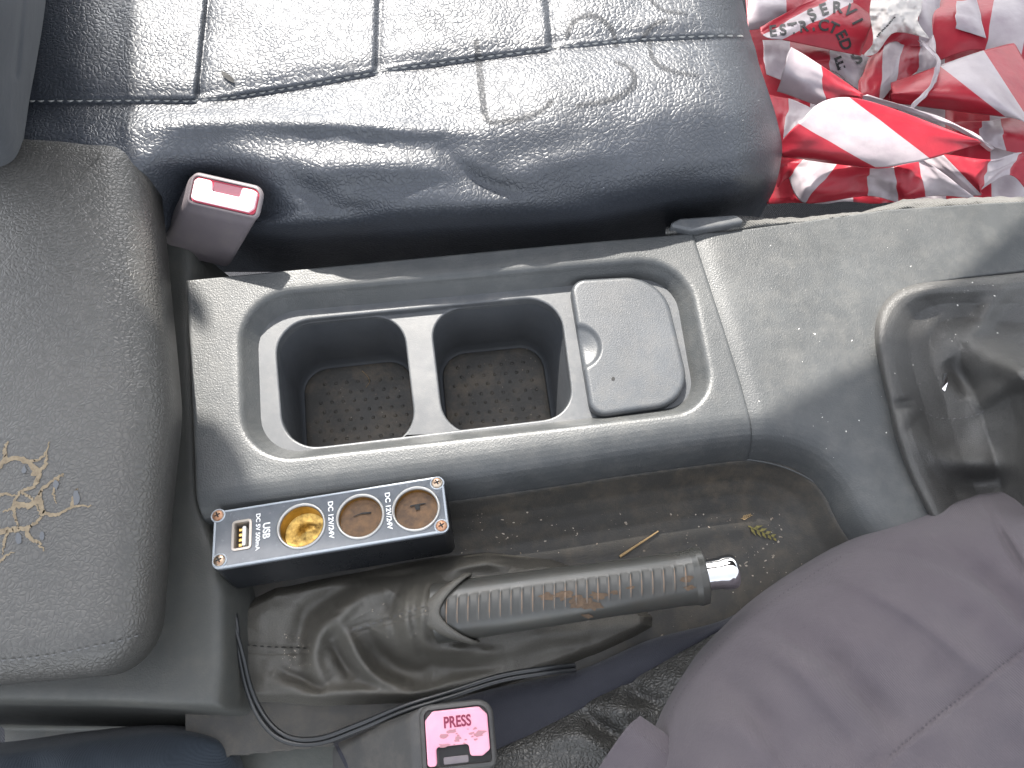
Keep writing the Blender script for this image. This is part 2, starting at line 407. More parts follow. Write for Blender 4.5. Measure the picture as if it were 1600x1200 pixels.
def panel(name, Lf, Rf, nu, nv, mat, wallsides, zfn):
    """plate between a left and a right curve (photo positions at z=0); edges turned down"""
    a = np.array(Lf, float); b = np.array(Rf, float); v = np.linspace(0, 1, nv)
    A = np.stack([np.interp(v, a[:, 2], a[:, 0]), np.interp(v, a[:, 2], a[:, 1])], -1); B = np.stack([np.interp(v, b[:, 2], b[:, 0]), np.interp(v, b[:, 2], b[:, 1])], -1)
    u = np.linspace(0, 1, nu)[None, :, None]; q = A[:, None]*(1-u)+B[:, None]*u
    p = P(q[..., 0], q[..., 1], 0); p[..., 2] = zfn(p[..., 0], p[..., 1])
    for s_, ax in wallsides:                   # rounded edge and turned-down lip
        idx = [slice(None)]*2; 
        for k, dz in ((0, .0004 if ax == 0 else .001), (1, .0001)):
            idx[ax] = k if s_ == 0 else -1-k; p[tuple(idx)+(2,)] -= dz
        idx[ax] = 0 if s_ == 0 else -1
        e = p[tuple(idx)].copy(); e[:, 2] -= .012
        p = np.concatenate([np.expand_dims(e, ax), p] if s_ == 0 else [p, np.expand_dims(e, ax)], axis=ax)
    return grid(name, p, mat, con)
seamL = [(1083.5, 363, 0), (1108, 440, .16), (1133.5, 520, .33), (1158, 600, .49), (1180, 682, .66), (1228, 870, 1)]
seamR = [(x-4, y, t) for x, y, t in seamL]
panel('console_panel', [(290, 438, 0), (297, 560, .3), (303, 700, .64), (309, 870, 1)], seamL, 380, 420, M['console'], [(0, 0), (0, 1), (1, 1)], panel_z)
gear_out = P([1760, 1600, 1500, 1430, 1394, 1374, 1369, 1377, 1389, 1403, 1424, 1454, 1504, 1564, 1900], [410, 424, 435, 445, 462, 492, 530, 580, 630, 690, 745, 805, 900, 1010, 1010], 0)[:, :2]
def front_z(X, Y):
    return panel_z(X, Y)+.004*ss(.2, .32, X)-.06*ss(-.001, -.006, sdf(X, Y, gear_out))
def topline(x): return np.interp(x, [1085, 1140, 1256, 1381, 1600, 1750], [363, 361, 346, 330, 320, 316])
# the front plate follows the seat-side line, so its right-hand curve starts there
fp = []
vv = np.linspace(0, 1, 340); uu = np.linspace(0, 1, 330)
sx = np.interp(vv, [t for *_, t in seamR], [x for x, *_ in seamR]); sy = np.interp(vv, [t for *_, t in seamR], [y for _, y, _ in seamR])
qx = sx[:, None]*(1-uu)+1740*uu; ytop = topline(qx); qy = ytop+(sy[:, None]*(1-uu)+(870+60*vv[:, None])*uu-363*(1-uu)-0*uu-870*uu*0)*0
qy = ytop+(sy[:, None]-363)*(1-uu)+vv[:, None]*590*uu
pp = P(qx, qy, 0); pp[..., 2] = front_z(pp[..., 0], pp[..., 1])-.0016*np.exp(-(uu/.03)**2)
pp[0, :, 2] -= .0004; pp[:, 0, 2] -= .001; pp[:, 1, 2] -= .0003
e = pp[:, :1].copy(); e[..., 2] -= .012; pp = np.concatenate([e, pp], 1)
grid('front_panel', pp, M['console'], con)
# tray with its joint opening
opening = rounded([(428, 504), (873, 461), (898, 650), (444, 704)], [58, 62, 52, 62], ZT)
tray_out = inset(rounded([(392, 470), (1080, 405), (1112, 640), (392, 722)], [80, 75, 60, 75], ZT), -.002)
def plate(outer, holes, z):
    bm = bmesh.new(); 
    for lp in [outer]+holes:
        vs = [bm.verts.new((x, y, z)) for x, y in lp]
        for i in range(len(vs)): bm.edges.new((vs[i], vs[(i+1) % len(vs)]))
    bmesh.ops.triangle_fill(bm, use_beauty=True, edges=bm.edges[:], normal=(0, 0, 1))
    bm.verts.index_update(); v = [tuple(q.co) for q in bm.verts]; f = [[q.index for q in fc.verts] for fc in bm.faces]; bm.free(); return np.array(v), f
def lip(o, z0, r, depth, k=6):
    """rounded rim going down into an opening: rings from the flat face inwards"""
    rs = []
    for a in np.linspace(0, math.pi/2, k): rs.append(r3(inset(o, r*math.sin(a)), z0-r*(1-math.cos(a))))
    rs.append(r3(inset(o, r), z0-depth)); return rs
def ringfaces(rs): return np.concatenate(rs), gfaces(len(rs), len(rs[0]), True).tolist()
op = resample(ccw(opening), 160); lp = lip(inset(op, -.0012), ZT, .0012, .0075)
tray = obj('cup_tray', *merge([plate(tray_out, [lp[0][:, :2]], ZT), ringfaces(lp)]), M['tray'], con, sharp=35)
ZD = ZT-.0042
cupL = rounded([(430, 509), (628, 490), (652, 692), (447, 706)], [58, 58, 55, 62], ZD)
cupR = rounded([(672, 486), (874, 465), (899, 655), (695, 684)], [52, 60, 52, 60], ZD)
cl, cr_ = resample(ccw(cupL), 140), resample(ccw(cupR), 140)
lips = [lip(inset(c, -.0012), ZD, .0012, .004) for c in (cl, cr_)]
dv = merge([plate(inset(resample(ccw(opening), 160), -.0005), [l[0][:, :2] for l in lips], ZD)]+[ringfaces(l) for l in lips])
obj('cup_divider', *dv, M['tray'], con, sharp=35)
ZF = -.082
def tomatch(a, b):
    """rotate ring b so that its first point lies nearest to ring a's"""
    k = np.argmin(np.linalg.norm(b-(a[0]-a.mean(0)+b.mean(0)), axis=1)); return np.roll(b, -k, 0)
for c, fpx in ((cl, [(474, 580), (640, 562), (668, 730), (482, 752)]), (cr_, [(688, 556), (845, 540), (869, 700), (703, 724)])):
    fo = rounded(fpx, [48]*4, ZF); fo = tomatch(c, resample(ccw(fo), 140)); top = inset(c, 0)
    rs = [r3(top, ZD-.004)]
    for t in np.linspace(0, 1, 8)[1:]: rs.append(r3(top*(1-t)+inset(fo, -.002)*t, (ZD-.004)*(1-t)+(ZF+.002)*t))
    rs.append(r3(fo, ZF)); rs.append(r3(inset(fo, .006), ZF-.001))
    cup = rings('cup_well', rs, M['cup'], con, cap1=True, sharp=50)
    mo = inset(fo, .0006); mz = ZF+.0016
    mv = [r3(mo, ZF-.0005), r3(mo, mz-.0004), r3(inset(mo, .0006), mz), r3(inset(mo, .004), mz-.0002)]
    parts = [ringfaces(mv)]; parts[0][1].append(list(range(3*140, 4*140)))
    cx, cy = mo.mean(0); bx = mo-mo.mean(0)
    for i in range(-4, 5):
        for j in range(-4, 5):
            x, y = cx+i*.0078+j*.0008+(.0039 if j % 2 else 0), cy+j*.0070+i*.0007
            if sdf(np.array([x]), np.array([y]), mo)[0] > -.005: continue
            th = np.linspace(0, 2*math.pi, 10, endpoint=False)
            rr = [np.stack([x+q*np.cos(th), y+q*np.sin(th), np.full(10, mz+h)], -1) for q, h in ((.0013, -.0003), (.0011, .0003), (.0006, .0006), (.0001, .0007))]
            parts.append(ringfaces(rr))
    obj('cup_mat', *merge(parts), M['mat'], con if False else cup, sharp=60)
# closed ashtray lid: straight left edge, big round right corners, half-round thumb notch
ZL = -.0055
lido = rounded([(889, 436), (1036, 428), (1084, 628), (925, 652)], [26, 75, 62, 26], ZL, 14)
nc = P(902, 541, ZL)[:2]
def notch(X, Y, Z):
    d = np.hypot(X-nc[0], Y-nc[1]); return -.0050*(1-ss(.0125, .0158, d))*(.35+.65*ss(-.002, .014, (.016-np.hypot(X-nc[0], Y-nc[1]))))
def lid_mesh():
    o = resample(ccw(lido), 220); rs = [r3(o, ZT-.001), r3(o, ZL-.0030)]
    for a in np.linspace(0, math.pi/2, 8)[1:]: rs.append(r3(inset(o, .0030*(1-math.cos(a))), ZL-.0030+.0030*math.sin(a)))
    b = inset(o, .0030); c = b.mean(0)
    for t in np.linspace(1, 0, 60)[1:-1]: rs.append(r3(c+(b-c)*t, ZL))
    rs.append(r3(c+(b-c)*.004, ZL))
    return [np.column_stack([q[:, :2], np.maximum(q[:, 2]+notch(q[:, 0], q[:, 1], q[:, 2]), ZT-.001)]) for q in rs]
rings('ashtray_lid', lid_mesh(), M['lid'], con, cap1=True)
# recess that holds the hand brake
gx, gy = np.meshgrid(np.linspace(285, 1520, 300), np.linspace(690, 1240, 170), indexing='ij')
rp = P(gx, gy, -.045); r_in = -sdf(rp[..., 0], rp[..., 1], recess)
rp[..., 2] = np.interp(r_in, [-.012, -.004, .0, .0074, .010, .016, .024, .034, .05], [-.16, -.03, -.0225, -.0225, -.027, -.036, -.0425, -.0475, -.0495])+.0006*vnoise(rp[..., 0], rp[..., 1], 30, 2)
# outer wall of the recess on the driver's side
wl = P([600, 700, 830, 930, 1015, 1131, 1240, 1330], [1160, 1150, 1135, 1110, 1085, 1035, 980, 910], -.045)[:, :2]
dd, _, sd = segdist(rp[..., 0], rp[..., 1], wl)
rp[..., 2] -= np.where(sd < 0, np.interp(dd, [0, .004, .02], [0, .006, .1]), 0)
grid('brake_recess', rp, M['recess'], con)
bl = resample(inset(recess, .0078), 900); k = P([640, 1368], [0, 0], 0)
bead = [q for q in bl if -.06 < q[0] < .235 and -.115 < q[1] < .0]
bead = np.array(bead); 
# order the bead along x then down
bt = cr1(P(np.array([560, 720, 860, 1000, 1080, 1150, 1215, 1270, 1308, 1330, 1340]), np.array([805, 779, 752, 727, 719, 717, 727, 752, 788, 825, 865]), -.0225), 80)
tube('recess_trim', bt, .0006, M['console'], con, n=8)
# rear part of the console under the armrest
gx, gy = np.meshgrid(np.linspace(-160, 380, 120), np.linspace(380, 1190, 170), indexing='ij')
rp = P(gx, gy, -.010)
rc = P([-400, 302, 300, 310, 338, 348, 347, 340, 150, -400], [300, 300, 500, 780, 860, 930, 1040, 1106, 1098, 1090], -.010)[:, :2]
d = sdf(rp[..., 0], rp[..., 1], rc)
rp[..., 2] = -.010+np.interp(d, [-.006, -.003, -.001, .0015, .004, .02], [0, -.0006, -.002, -.008, -.03, -.09])+.0005*vnoise(rp[..., 0], rp[..., 1], 20, 8)
grid('rear_panel', rp, M['console_side'], con)
# moulded carpet edge between front panel and footwell
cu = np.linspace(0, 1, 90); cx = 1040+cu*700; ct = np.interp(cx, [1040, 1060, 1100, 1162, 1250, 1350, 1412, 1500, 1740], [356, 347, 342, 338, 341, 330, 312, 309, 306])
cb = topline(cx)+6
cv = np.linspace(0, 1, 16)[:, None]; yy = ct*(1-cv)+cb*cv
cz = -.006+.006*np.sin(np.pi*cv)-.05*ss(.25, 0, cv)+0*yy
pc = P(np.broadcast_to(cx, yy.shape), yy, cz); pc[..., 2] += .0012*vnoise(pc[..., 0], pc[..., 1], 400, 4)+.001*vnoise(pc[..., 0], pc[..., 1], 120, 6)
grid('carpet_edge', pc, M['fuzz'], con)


# ------------------------------------------------------------ armrest
ZA = .056
arm = empty('armrest', P(100, 640, .0), 'worn black leatherette armrest with tan cracks in its top', 'armrest')
ao = rounded([(-330, 206), (232, 238), (267, 640), (226, 1050), (-330, 1096)], [20, 56, 400, 70, 20], ZA-.02, 14)
def arm_fn(X, Y, Z): return .0014*vnoise(X, Y, 14, 9)*(Z > .0)
armtop = pillow('cushion', ao, ZA, .022, .016, M['armrest'], arm, n=260, dome=.004, fn=arm_fn, rz=.02, rings_in=30)
def arm_ray(px, py, lift=.0):
    return P(px, py, ZA+lift)
# stitched seam along the front of the top cover
def surf_z(o, pts, lift):
    """drop points along the line of sight onto object o"""
    out = []; dep = bpy.context.evaluated_depsgraph_get(); dep.update(); mw = o.matrix_world.copy(); inv = mw.inverted()
    for x, y in pts:
        a = CAM; b = P(x, y, -.2); dv = b-a; dv /= np.linalg.norm(dv)
        ok, loc, nor, _ = o.ray_cast(inv @ Vector(a), (inv.to_3x3() @ Vector(dv)))
        if ok:
            w_ = np.array(mw @ loc); n_ = np.array((mw.to_3x3() @ nor).normalized()); n_ = n_ if n_@dv < 0 else -n_; out.append((w_+n_*lift, n_))
    return out
def ribbon(pts_n, widths, tip=True):
    p = np.array([q[0] for q in pts_n]); nr = np.array([q[1] for q in pts_n])
    t = np.gradient(p, axis=0); t /= np.linalg.norm(t, axis=1)[:, None]+1e-12; b = np.cross(nr, t)
    wd = np.asarray(widths)[:, None]; v = np.concatenate([p-b*wd, p+b*wd]); n = len(p)
    return v, [[i, i+1, n+i+1, n+i] for i in range(n-1)]
def stitches(name, o, line, parent, mat, length=9, gap=5, wd=.0006, lift=.0003):
    ln = resample(cr1(np.array(line, float), 80), int(sum(np.linalg.norm(np.diff(np.array(line, float), axis=0), axis=1))/2), False); parts = []
    st = (length+gap)/2; i = 0.0
    while int(i+length/2) < len(ln):
        q = surf_z(o, ln[int(i):int(i+length/2)+1], lift)
        if len(q) > 2:
            wdt = wd*np.sin(np.linspace(.35, math.pi-.35, len(q))); a = np.array([z[0]+z[1]*wd*1.2*math.sin(math.pi*k/(len(q)-1)) for k, z in enumerate(q)])
            parts.append(ribbon([(a[k], q[k][1]) for k in range(len(q))], wdt))
        i += st
    if parts: return obj(name, *merge(parts), mat, parent)
bpy.context.view_layer.update()
stitches('stitching', armtop, [(-10, 1032), (60, 1026), (130, 1013), (190, 1000), (226, 988)], arm, M['stitch'], 8, 5, .0005)
def cracks(name, o, branches, parent, mat):
    parts = []
    for br in branches:
        w0 = br[0]; pts = cr1(np.array(br[1], float), max(6, len(br[1])*7)); L = np.arange(len(pts))
        pts = pts+np.stack([np.random.randn(len(pts)), np.random.randn(len(pts))], -1)*1.1
        q = surf_z(o, pts, .00025)
        if len(q) < 3: continue
        t = np.linspace(0, 1, len(q)); wd = 1.45*w0*(1-.75*t)*(.75+.5*np.random.rand(len(q)))
        parts.append(ribbon(q, wd))
    return obj(name, *merge(parts), mat, parent)
cracks('leather_cracks', armtop, [
    (.0011, [(-8, 735), (15, 718), (45, 722), (60, 745), (52, 760), (30, 770), (22, 790), (5, 800)]),
    (.0009, [(52, 742), (70, 728), (74, 705)]), (.0009, [(10, 720), (8, 700), (14, 690)]),
    (.0010, [(22, 788), (45, 790), (62, 775), (66, 765), (92, 745), (100, 742)]), (.0009, [(62, 778), (68, 800), (90, 805), (112, 792), (142, 790)]),
    (.0007, [(112, 793), (118, 770), (122, 764)]), (.001, [(-6, 832), (15, 828), (30, 826), (48, 822), (62, 812), (68, 800)]),
    (.0008, [(40, 824), (48, 842), (60, 848), (70, 862)]), (.0007, [(14, 828), (8, 845), (4, 866)]), (.0007, [(22, 788), (24, 808), (30, 826)]),
    (.0006, [(45, 722), (64, 716), (80, 690)]), (.0005, [(92, 745), (84, 768), (88, 786)]), (.0006, [(-6, 775), (10, 772), (25, 775)]), (.0005, [(30, 770), (46, 776), (58, 790), (64, 806)]),
    (.0005, [(-5, 880), (10, 868), (22, 862)])], arm, M['crack'])
fl = []
for x, y, r in ((120, 778, 11), (88, 757, 8), (30, 842, 9), (66, 838, 7), (38, 735, 7)):
    th = np.linspace(0, 2*math.pi, 9, endpoint=False); rr = r*(.7+.5*np.random.rand(9))
    q = surf_z(armtop, list(zip(x+rr*.6*np.cos(th), y+rr*np.sin(th))), .0004)
    if len(q) == 9: fl.append((np.array([z[0] for z in q]), [list(range(9))]))
obj('leather_flakes', *merge(fl), M['flake'], arm)

# ------------------------------------------------------------ passenger seat
pseat = empty('passenger_seat', P(650, 200, -.1), 'black leatherette passenger seat with wrinkled side bolster', 'seat')
xs = [-60, 45, 130, 230, 330, 460, 600, 750, 900, 1020, 1110, 1165, 1205, 1222]
def seam_y(x): return np.interp(x, [-60, 45, 330, 460, 600, 750, 900, 1000, 1100, 1170, 1222], [162, 162, 160, 140, 115, 94, 76, 66, 61, 62, 75])
rows = []
for v_, fz in [(-1.0, .053), (-.5, .053), (-.12, .053), (0, .0485)]:
    rows.append([(x, seam_y(x)+v_*(330), fz) for x in xs])
def low(x, f):                                   # lower rows run from the seam to the underside
    return seam_y(x)+f*(np.interp(x, [-60, 300, 600, 900, 1222], [420, 425, 425, 410, 350])-seam_y(x))
for f_, z in [(.09, .0500), (.22, .0520), (.38, .0500), (.55, .0400), (.65, .0325), (.74, .020), (.82, -.012), (.90, -.045), (1.0, -.085)]:
    rows.append([(x, low(x, f_), z) for x in xs])
C = np.array(rows)
# round the front (right) end of the cushion downwards
end = np.interp(C[..., 0], [1000, 1110, 1165, 1205, 1222], [0, -.003, -.010, -.035, -.08]); C[..., 2] += end
C[:, -1, 0] = np.interp(np.arange(len(C)), np.arange(len(C)), [1120, 1142, 1168, 1180, 1186, 1198, 1212, 1222, 1220, 1215, 1208, 1196, 1182])
C[:, -2, 0] = C[:, -1, 0]-17; C[:, -3, 0] = C[:, -1, 0]-52; C[:, -4, 0] = C[:, -1, 0]-105; C[:, -5, 0] = C[:, -1, 0]-200
G = up2(C, 330, 520)
gx, gy, gz = G[..., 0], G[..., 1], G[..., 2]
sy_ = seam_y(gx); above = gy < sy_
# seam groove, quilted channels of the seat face
gz = gz-.0010*np.exp(-((gy-sy_)/4.5)**2)+.0008*np.exp(-((gy-sy_+9)/6)**2)
for (xt, xb) in ((322, 306), (592, 588), (848, 862)):
    xc = xb+(xt-xb)*np.clip((sy_-gy)/150, 0, 3); d = gx-xc
    gz = gz+np.where(above, 1, 0)*np.clip((sy_-gy)/14, 0, 1)*(-.0045*np.exp(-np.maximum(d, 0)/30)*ss(-5, 3, d)-.0010*np.exp(-(d/5)**2))
fade = ss(0, 16, gy-sy_)
gz = gz+fade*ridges(gx, gy, [
    ([(205, 195), (300, 190), (420, 188), (540, 193), (660, 203), (760, 206)], .0038, 16),
    ([(230, 228), (380, 224), (520, 226), (640, 232), (715, 232)], -.0032, 22),
    ([(430, 285), (560, 262), (690, 262), (760, 250)], .0035, 26),
    ([(690, 222), (706, 250), (760, 290), (830, 300)], -.0040, 15),
    ([(720, 300), (800, 275), (900, 250), (1010, 235)], .0035, 26),
    ([(250, 262), (300, 290), (390, 320), (470, 335)], -.0040, 20),
    ([(430, 240), (470, 290), (540, 330), (640, 345)], -.0035, 20),
    ([(560, 350), (660, 320), (760, 318), (860, 300)], .0030, 20),
    ([(870, 322), (960, 316), (1040, 300), (1120, 285)], -.0050, 18),
    ([(520, 372), (620, 352), (720, 352)], -.0045, 16), ([(1040, 330), (1110, 318), (1170, 300)], .0035, 12),
    ([(230, 290), (330, 320), (430, 350), (520, 362)], .0030, 20)])
gz = gz+.0022*vnoise(gx, gy, 1/140., 11)+.0010*vnoise(gx, gy, 1/48., 12)*ss(0, 40, np.abs(gy-sy_))
gz = gz-.044*np.exp(-((gx-325)/88)**2-((gy-325)/66)**2)          # pushed in beside the buckle
cush = grid('cushion', P(gx, gy, gz), M['seat'], pseat)
bpy.context.view_layer.update()
stitches('seam_stitching', cush, [(x, seam_y(x)-5) for x in (45, 130, 230, 330, 460, 600, 750, 900, 1000, 1100, 1165)], pseat, M['stitchlight'], 10, 5, .0006)
s = N('painted shadow line'); s.col((.012, .014, .018)); s.set(Roughness=.8, Alpha=.45); M['seat_shadow'] = s.m  # cast shadow lines painted as dark see-through ribbons on the seat
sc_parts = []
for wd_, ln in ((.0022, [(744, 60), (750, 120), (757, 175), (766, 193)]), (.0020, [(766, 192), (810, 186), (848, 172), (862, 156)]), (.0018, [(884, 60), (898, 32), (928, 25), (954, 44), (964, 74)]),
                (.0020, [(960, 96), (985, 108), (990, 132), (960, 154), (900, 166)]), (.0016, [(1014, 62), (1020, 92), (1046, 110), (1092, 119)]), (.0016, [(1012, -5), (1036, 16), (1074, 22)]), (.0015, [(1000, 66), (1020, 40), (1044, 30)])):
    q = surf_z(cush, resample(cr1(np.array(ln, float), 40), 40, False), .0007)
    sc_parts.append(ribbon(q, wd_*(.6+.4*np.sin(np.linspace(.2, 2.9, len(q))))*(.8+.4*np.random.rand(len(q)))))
for q in sc_parts: obj('shadow_ribbon', *q, M['seat_shadow'], pseat)
ro = rounded([(1040, 352), (1062, 341), (1150, 335), (1168, 347), (1082, 361)], [6, 12, 8, 8, 8], .004)
pillow('seat_rail', ro, .0045, .002, .03, M['tray'], pseat, n=80)
# side of the seat's backrest, upper left
B = np.array([[(-120, -140, .16), (-30, -140, .16), (40, -140, .13), (78, -140, .075), (84, -140, .03)],
              [(-120, 0, .16), (-30, 0, .155), (30, 0, .125), (66, 0, .075), (74, 0, .03)],
              [(-120, 90, .14), (-40, 90, .14), (18, 90, .11), (52, 95, .07), (60, 95, .03)],
              [(-120, 160, .12), (-45, 160, .12), (8, 160, .10), (40, 165, .065), (46, 165, .03)],
              [(-120, 215, .09), (-50, 220, .09), (4, 230, .08), (34, 235, .05), (40, 240, .0)],
              [(-120, 260, .05), (-50, 270, .05), (0, 280, .04), (30, 280, .02), (36, 290, -.03)]])
G = up2(B, 60, 60); G[..., 2] -= .004*np.exp(-(((G[..., 0]-(30+.14*(60-G[..., 1])*.6))/5)**2))*(G[..., 1] < 120)
grid('backrest', P(G[..., 0], G[..., 1], G[..., 2]), M['backrest'], pseat)

# ------------------------------------------------------------ seat belt buckles (local frame: z out of the button face)
def frame(o, xdir, up):
    x = np.array(xdir, float); x /= np.linalg.norm(x); z = np.array(up, float); z -= x*(z@x); z /= np.linalg.norm(z); y = np.cross(z, x)
    return Matrix(((x[0], y[0], z[0]), (x[1], y[1], z[1]), (x[2], y[2], z[2])))
def place(e, origin, m3): e.location = origin; e.rotation_euler = m3.to_euler()
def slab(name, outline, z0, z1, r, mat, parent, n=100, taper=1.0, sharp=40, cap=True):
    o = resample(ccw(np.asarray(outline)), n); c = o.mean(0); rs = [r3(c+(o-c)*taper, z0), r3(o, z1-r)]
    for a in np.linspace(0, math.pi/2, 6)[1:]: rs.append(r3(inset(o, r*(1-math.cos(a))), z1-r+r*math.sin(a)))
    return rings(name, rs, mat, parent, True, True, cap, sharp)
tl, tr, br, blc = PL([(287, 267, .040), (404, 291, .040), (413, 346, .033), (300, 318, .033)])
b1 = empty('seat_belt_buckle', tl, 'mauve grey belt buckle with pale pink button beside passenger seat', 'buckle', 'seat belt buckles')
ctr = (tl+tr+br+blc)/4; xd = tr-tl+br-blc; yd = (tl+tr-br-blc); nrm = np.cross(xd, yd)
place(b1, ctr, frame(0, xd, nrm)); Wd = np.linalg.norm(xd)/2; Hd = np.linalg.norm(yd)/2
W2, H2 = Wd/2, Hd/2
body = rpoly([(-W2, -H2), (W2, -H2), (W2, H2), (-W2, H2)], [.0045, .0045, .007, .005], 8)
# body axis runs back towards the seat foot: shear the sleeve downwards in the picture
bo = resample(ccw(body), 100); axis = np.array(Matrix(frame(0, xd, nrm)).transposed() @ Vector(P(300, 400, -.030)-(tl*.5+blc*.5)*.5-(tr+br)*.25)); axis /= np.linalg.norm(axis)
rs = []
for d_ in (.062, .05, .035, .02, .01, .004): rs.append(r3(bo*(1+.04*d_/.06), 0)+axis*d_)
for a in np.linspace(0, math.pi/2, 6)[1:]: rs.append(r3(inset(bo, .0022*(1-math.cos(a))), -.0022+.0022*math.sin(a))+axis*.0)
rs.append(r3(inset(bo, .0026), -.0016))
rings('buckle_body', rs, M['mauve'], b1, True, True, True, 50)
w2, h2 = W2-.0028, H2-.0028
bt_ = obj('button_surround', *merge([plate(rpoly([(-w2, -h2), (w2, -h2), (w2, h2), (-w2, h2)], .003, 6), [], -.0010)]), M['redgap'], b1, True)
w3, h3 = w2-.0008, h2-.0008
bn = [(-w3, -h3+.001), (-w3+.003, -h3), (w3-.003, -h3), (w3, -h3+.003), (w3, h3-.001), (w3-.003, h3), (w3*.52, h3), (w3*.50, h3-.0025), (w3*.5, h3*.12), (-w3*.42, h3*.12), (-w3*.42, h3-.0035), (-w3*.50, h3), (-w3+.002, h3), (-w3, h3-.002)]
v_, f_ = plate(rpoly(bn, .0012, 5), [], .0006)
slab('release_button', rpoly(bn, .0014, 5), -.0012, .0010, .0006, M['redpink'], b1, n=160)
obj('tongue_slot', *plate(rpoly([(-w3*.42, h3*.12), (w3*.5, h3*.12), (w3*.5, h3), (-w3*.42, h3)], .0004, 3), [], -.0008), simple('shaded slot', (.16, .06, .08), .6), b1, True)

tl, tr, br, blc = PL([(660, 1106, .010), (766, 1093, .010), (775, 1196, .010), (658, 1208, .010)])
b2 = empty('seat_belt_buckle', tl, 'black belt buckle with pink PRESS button beside driver seat', 'buckle', 'seat belt buckles')
ctr = (tl+tr+br+blc)/4; xd = tr-tl+br-blc; yd = (tl+tr-br-blc); nrm = np.cross(xd, yd); m3 = frame(0, xd, nrm); place(b2, ctr, m3)
W2, H2 = np.linalg.norm(xd)/4+.001, np.linalg.norm(yd)/4+.001
bo = resample(ccw(rpoly([(-W2, -H2), (W2, -H2), (W2, H2), (-W2, H2)], [.004, .004, .008, .006], 8)), 100)
axis = np.array(m3.transposed() @ Vector(P(600, 1195, -.03)-P(712, 1150, .01))); axis /= np.linalg.norm(axis)
rs = []
for d_ in (.075, .055, .035, .018, .008, .003): rs.append(r3(bo*(1+.05*d_/.06), 0)+axis*d_)
for a in np.linspace(0, math.pi/2, 6)[1:]: rs.append(r3(inset(bo, .0026*(1-math.cos(a))), -.0026+.0026*math.sin(a)))
rs.append(r3(inset(bo, .003), -.0018))
rings('buckle_body', rs, M['buckle2'], b2, True, True, True, 50)
w3, h3 = W2-.0032, H2-.0034
Yt = lambda t: h3-2*h3*t; ys = Yt(.66)                                # top of the tongue slot
bn = [(-w3, -h3), (-w3*.70, -h3), (-w3*.70, ys), (w3*.34, ys), (w3*.36, Yt(.88)), (w3*.75, Yt(.90)), (w3, Yt(.80)), (w3, h3-.004), (w3-.004, h3), (-w3+.004, h3), (-w3, h3-.004)]
slab('release_button', rpoly(bn, .0016, 6), -.0016, .0012, .0008, M['pink'], b2, n=200)
obj('tongue_slot', *plate(rpoly([(-w3*.64, -h3), (w3, -h3), (w3, ys+.0005), (-w3*.64, ys+.0005)], .0004, 3), [], -.0012), M['dark'], b2, True)
slab('latch_plate', rpoly([(-w3*.5, ys-.0085), (w3*.3, ys-.0085), (w3*.3, ys-.005), (-w3*.5, ys-.005)], .0006, 4), -.003, -.0008, .0004, M['mauve'], b2, n=40)
v_, f_ = text_mesh('PRESS', .0058, .0001, True); v_ = v_*[.95, 1.25, 1]+[.0005, h3-.0060, .00135]; obj('button_lettering', v_, f_, M['maroon'], b2, True, smooth=False)
gr = []
for k in range(26):
    x, y = np.random.uniform(-w3*.5, w3*.8), ys+np.random.uniform(.0, .007); r = np.random.uniform(.0003, .0013); th = np.linspace(0, 2*math.pi, 8, endpoint=False); q = r*(.5+np.random.rand(8))
    gr.append((np.stack([x+1.6*q*np.cos(th), y+.7*q*np.sin(th), np.full(8, .00128+k*.000004)], -1), [list(range(8))]))
obj('grime', *merge(gr), simple('button grime', (.33, .16, .18), .8), b2, True, smooth=False)

# ------------------------------------------------------------ power adapter
tl, tr, br, blc = PL([(331, 799, -.001), (690, 744, -.001), (705, 829, .0065), (333, 892, .0065)])
ad = empty('power_adapter', blc, 'black three socket power adapter with usb port leaning on console edge', 'power adapter')
ctr = (tl+tr+br+blc)/4; xd = tr-tl+br-blc; yd = (tl+tr-br-blc); nrm = np.cross(xd, yd); m3 = frame(0, xd, nrm); place(ad, ctr, m3)
AW, AH = np.linalg.norm(xd)/4, np.linalg.norm(yd)/4
cas = rpoly([(-AW, -AH), (AW, -AH), (AW, AH), (-AW, AH)], .0045, 8)
minv = np.array(m3.transposed())
def loc2(px, py):
    """photo position on the adapter face -> its own x, y"""
    a = CAM; d = P(px, py, -.1)-a; n_ = np.array(m3)[:, 2]; t = ((ctr-a)@n_)/(d@n_); return (minv @ (a+d*t-ctr))[:2]
SK = [loc2(471, 822), loc2(563, 807), loc2(650, 795)]; SR = .0128
th = np.linspace(0, 2*math.pi, 48, endpoint=False)
circ = lambda c, r: np.stack([c[0]+r*np.cos(th), c[1]+r*np.sin(th)], -1)
usb = loc2(378, 836); uw, uh = .0039, .0073
ub = rpoly([(usb[0]-uw, usb[1]-uh), (usb[0]+uw, usb[1]-uh), (usb[0]+uw, usb[1]+uh), (usb[0]-uw, usb[1]+uh)], .0003, 3)
hole = [circ(c, SR) for c in SK]+[ub]
rs = [r3(inset(cas, .0012), -.034), r3(cas, -.033), r3(cas, -.0024), r3(inset(cas, .0003), -.0022)]
cv_, cf_ = ringfaces([np.asarray(q) for q in rs]); cf_.append(list(range(len(cas))))
obj('case', *merge([(cv_, cf_), plate(inset(cas, .0003), hole, -.0022)]), M['black'], ad, True, sharp=35)
fc = inset(cas, .0002)
fp_ = [ringfaces([r3(fc, -.0021), r3(fc, -.0007), r3(inset(fc, .0006), 0)])]
obj('faceplate', *merge(fp_+[plate(inset(fc, .0006), hole, 0)]), M['acrylic'], ad, True, sharp=30)
o1 = inset(fc, .00025); o2 = inset(fc, .0011)
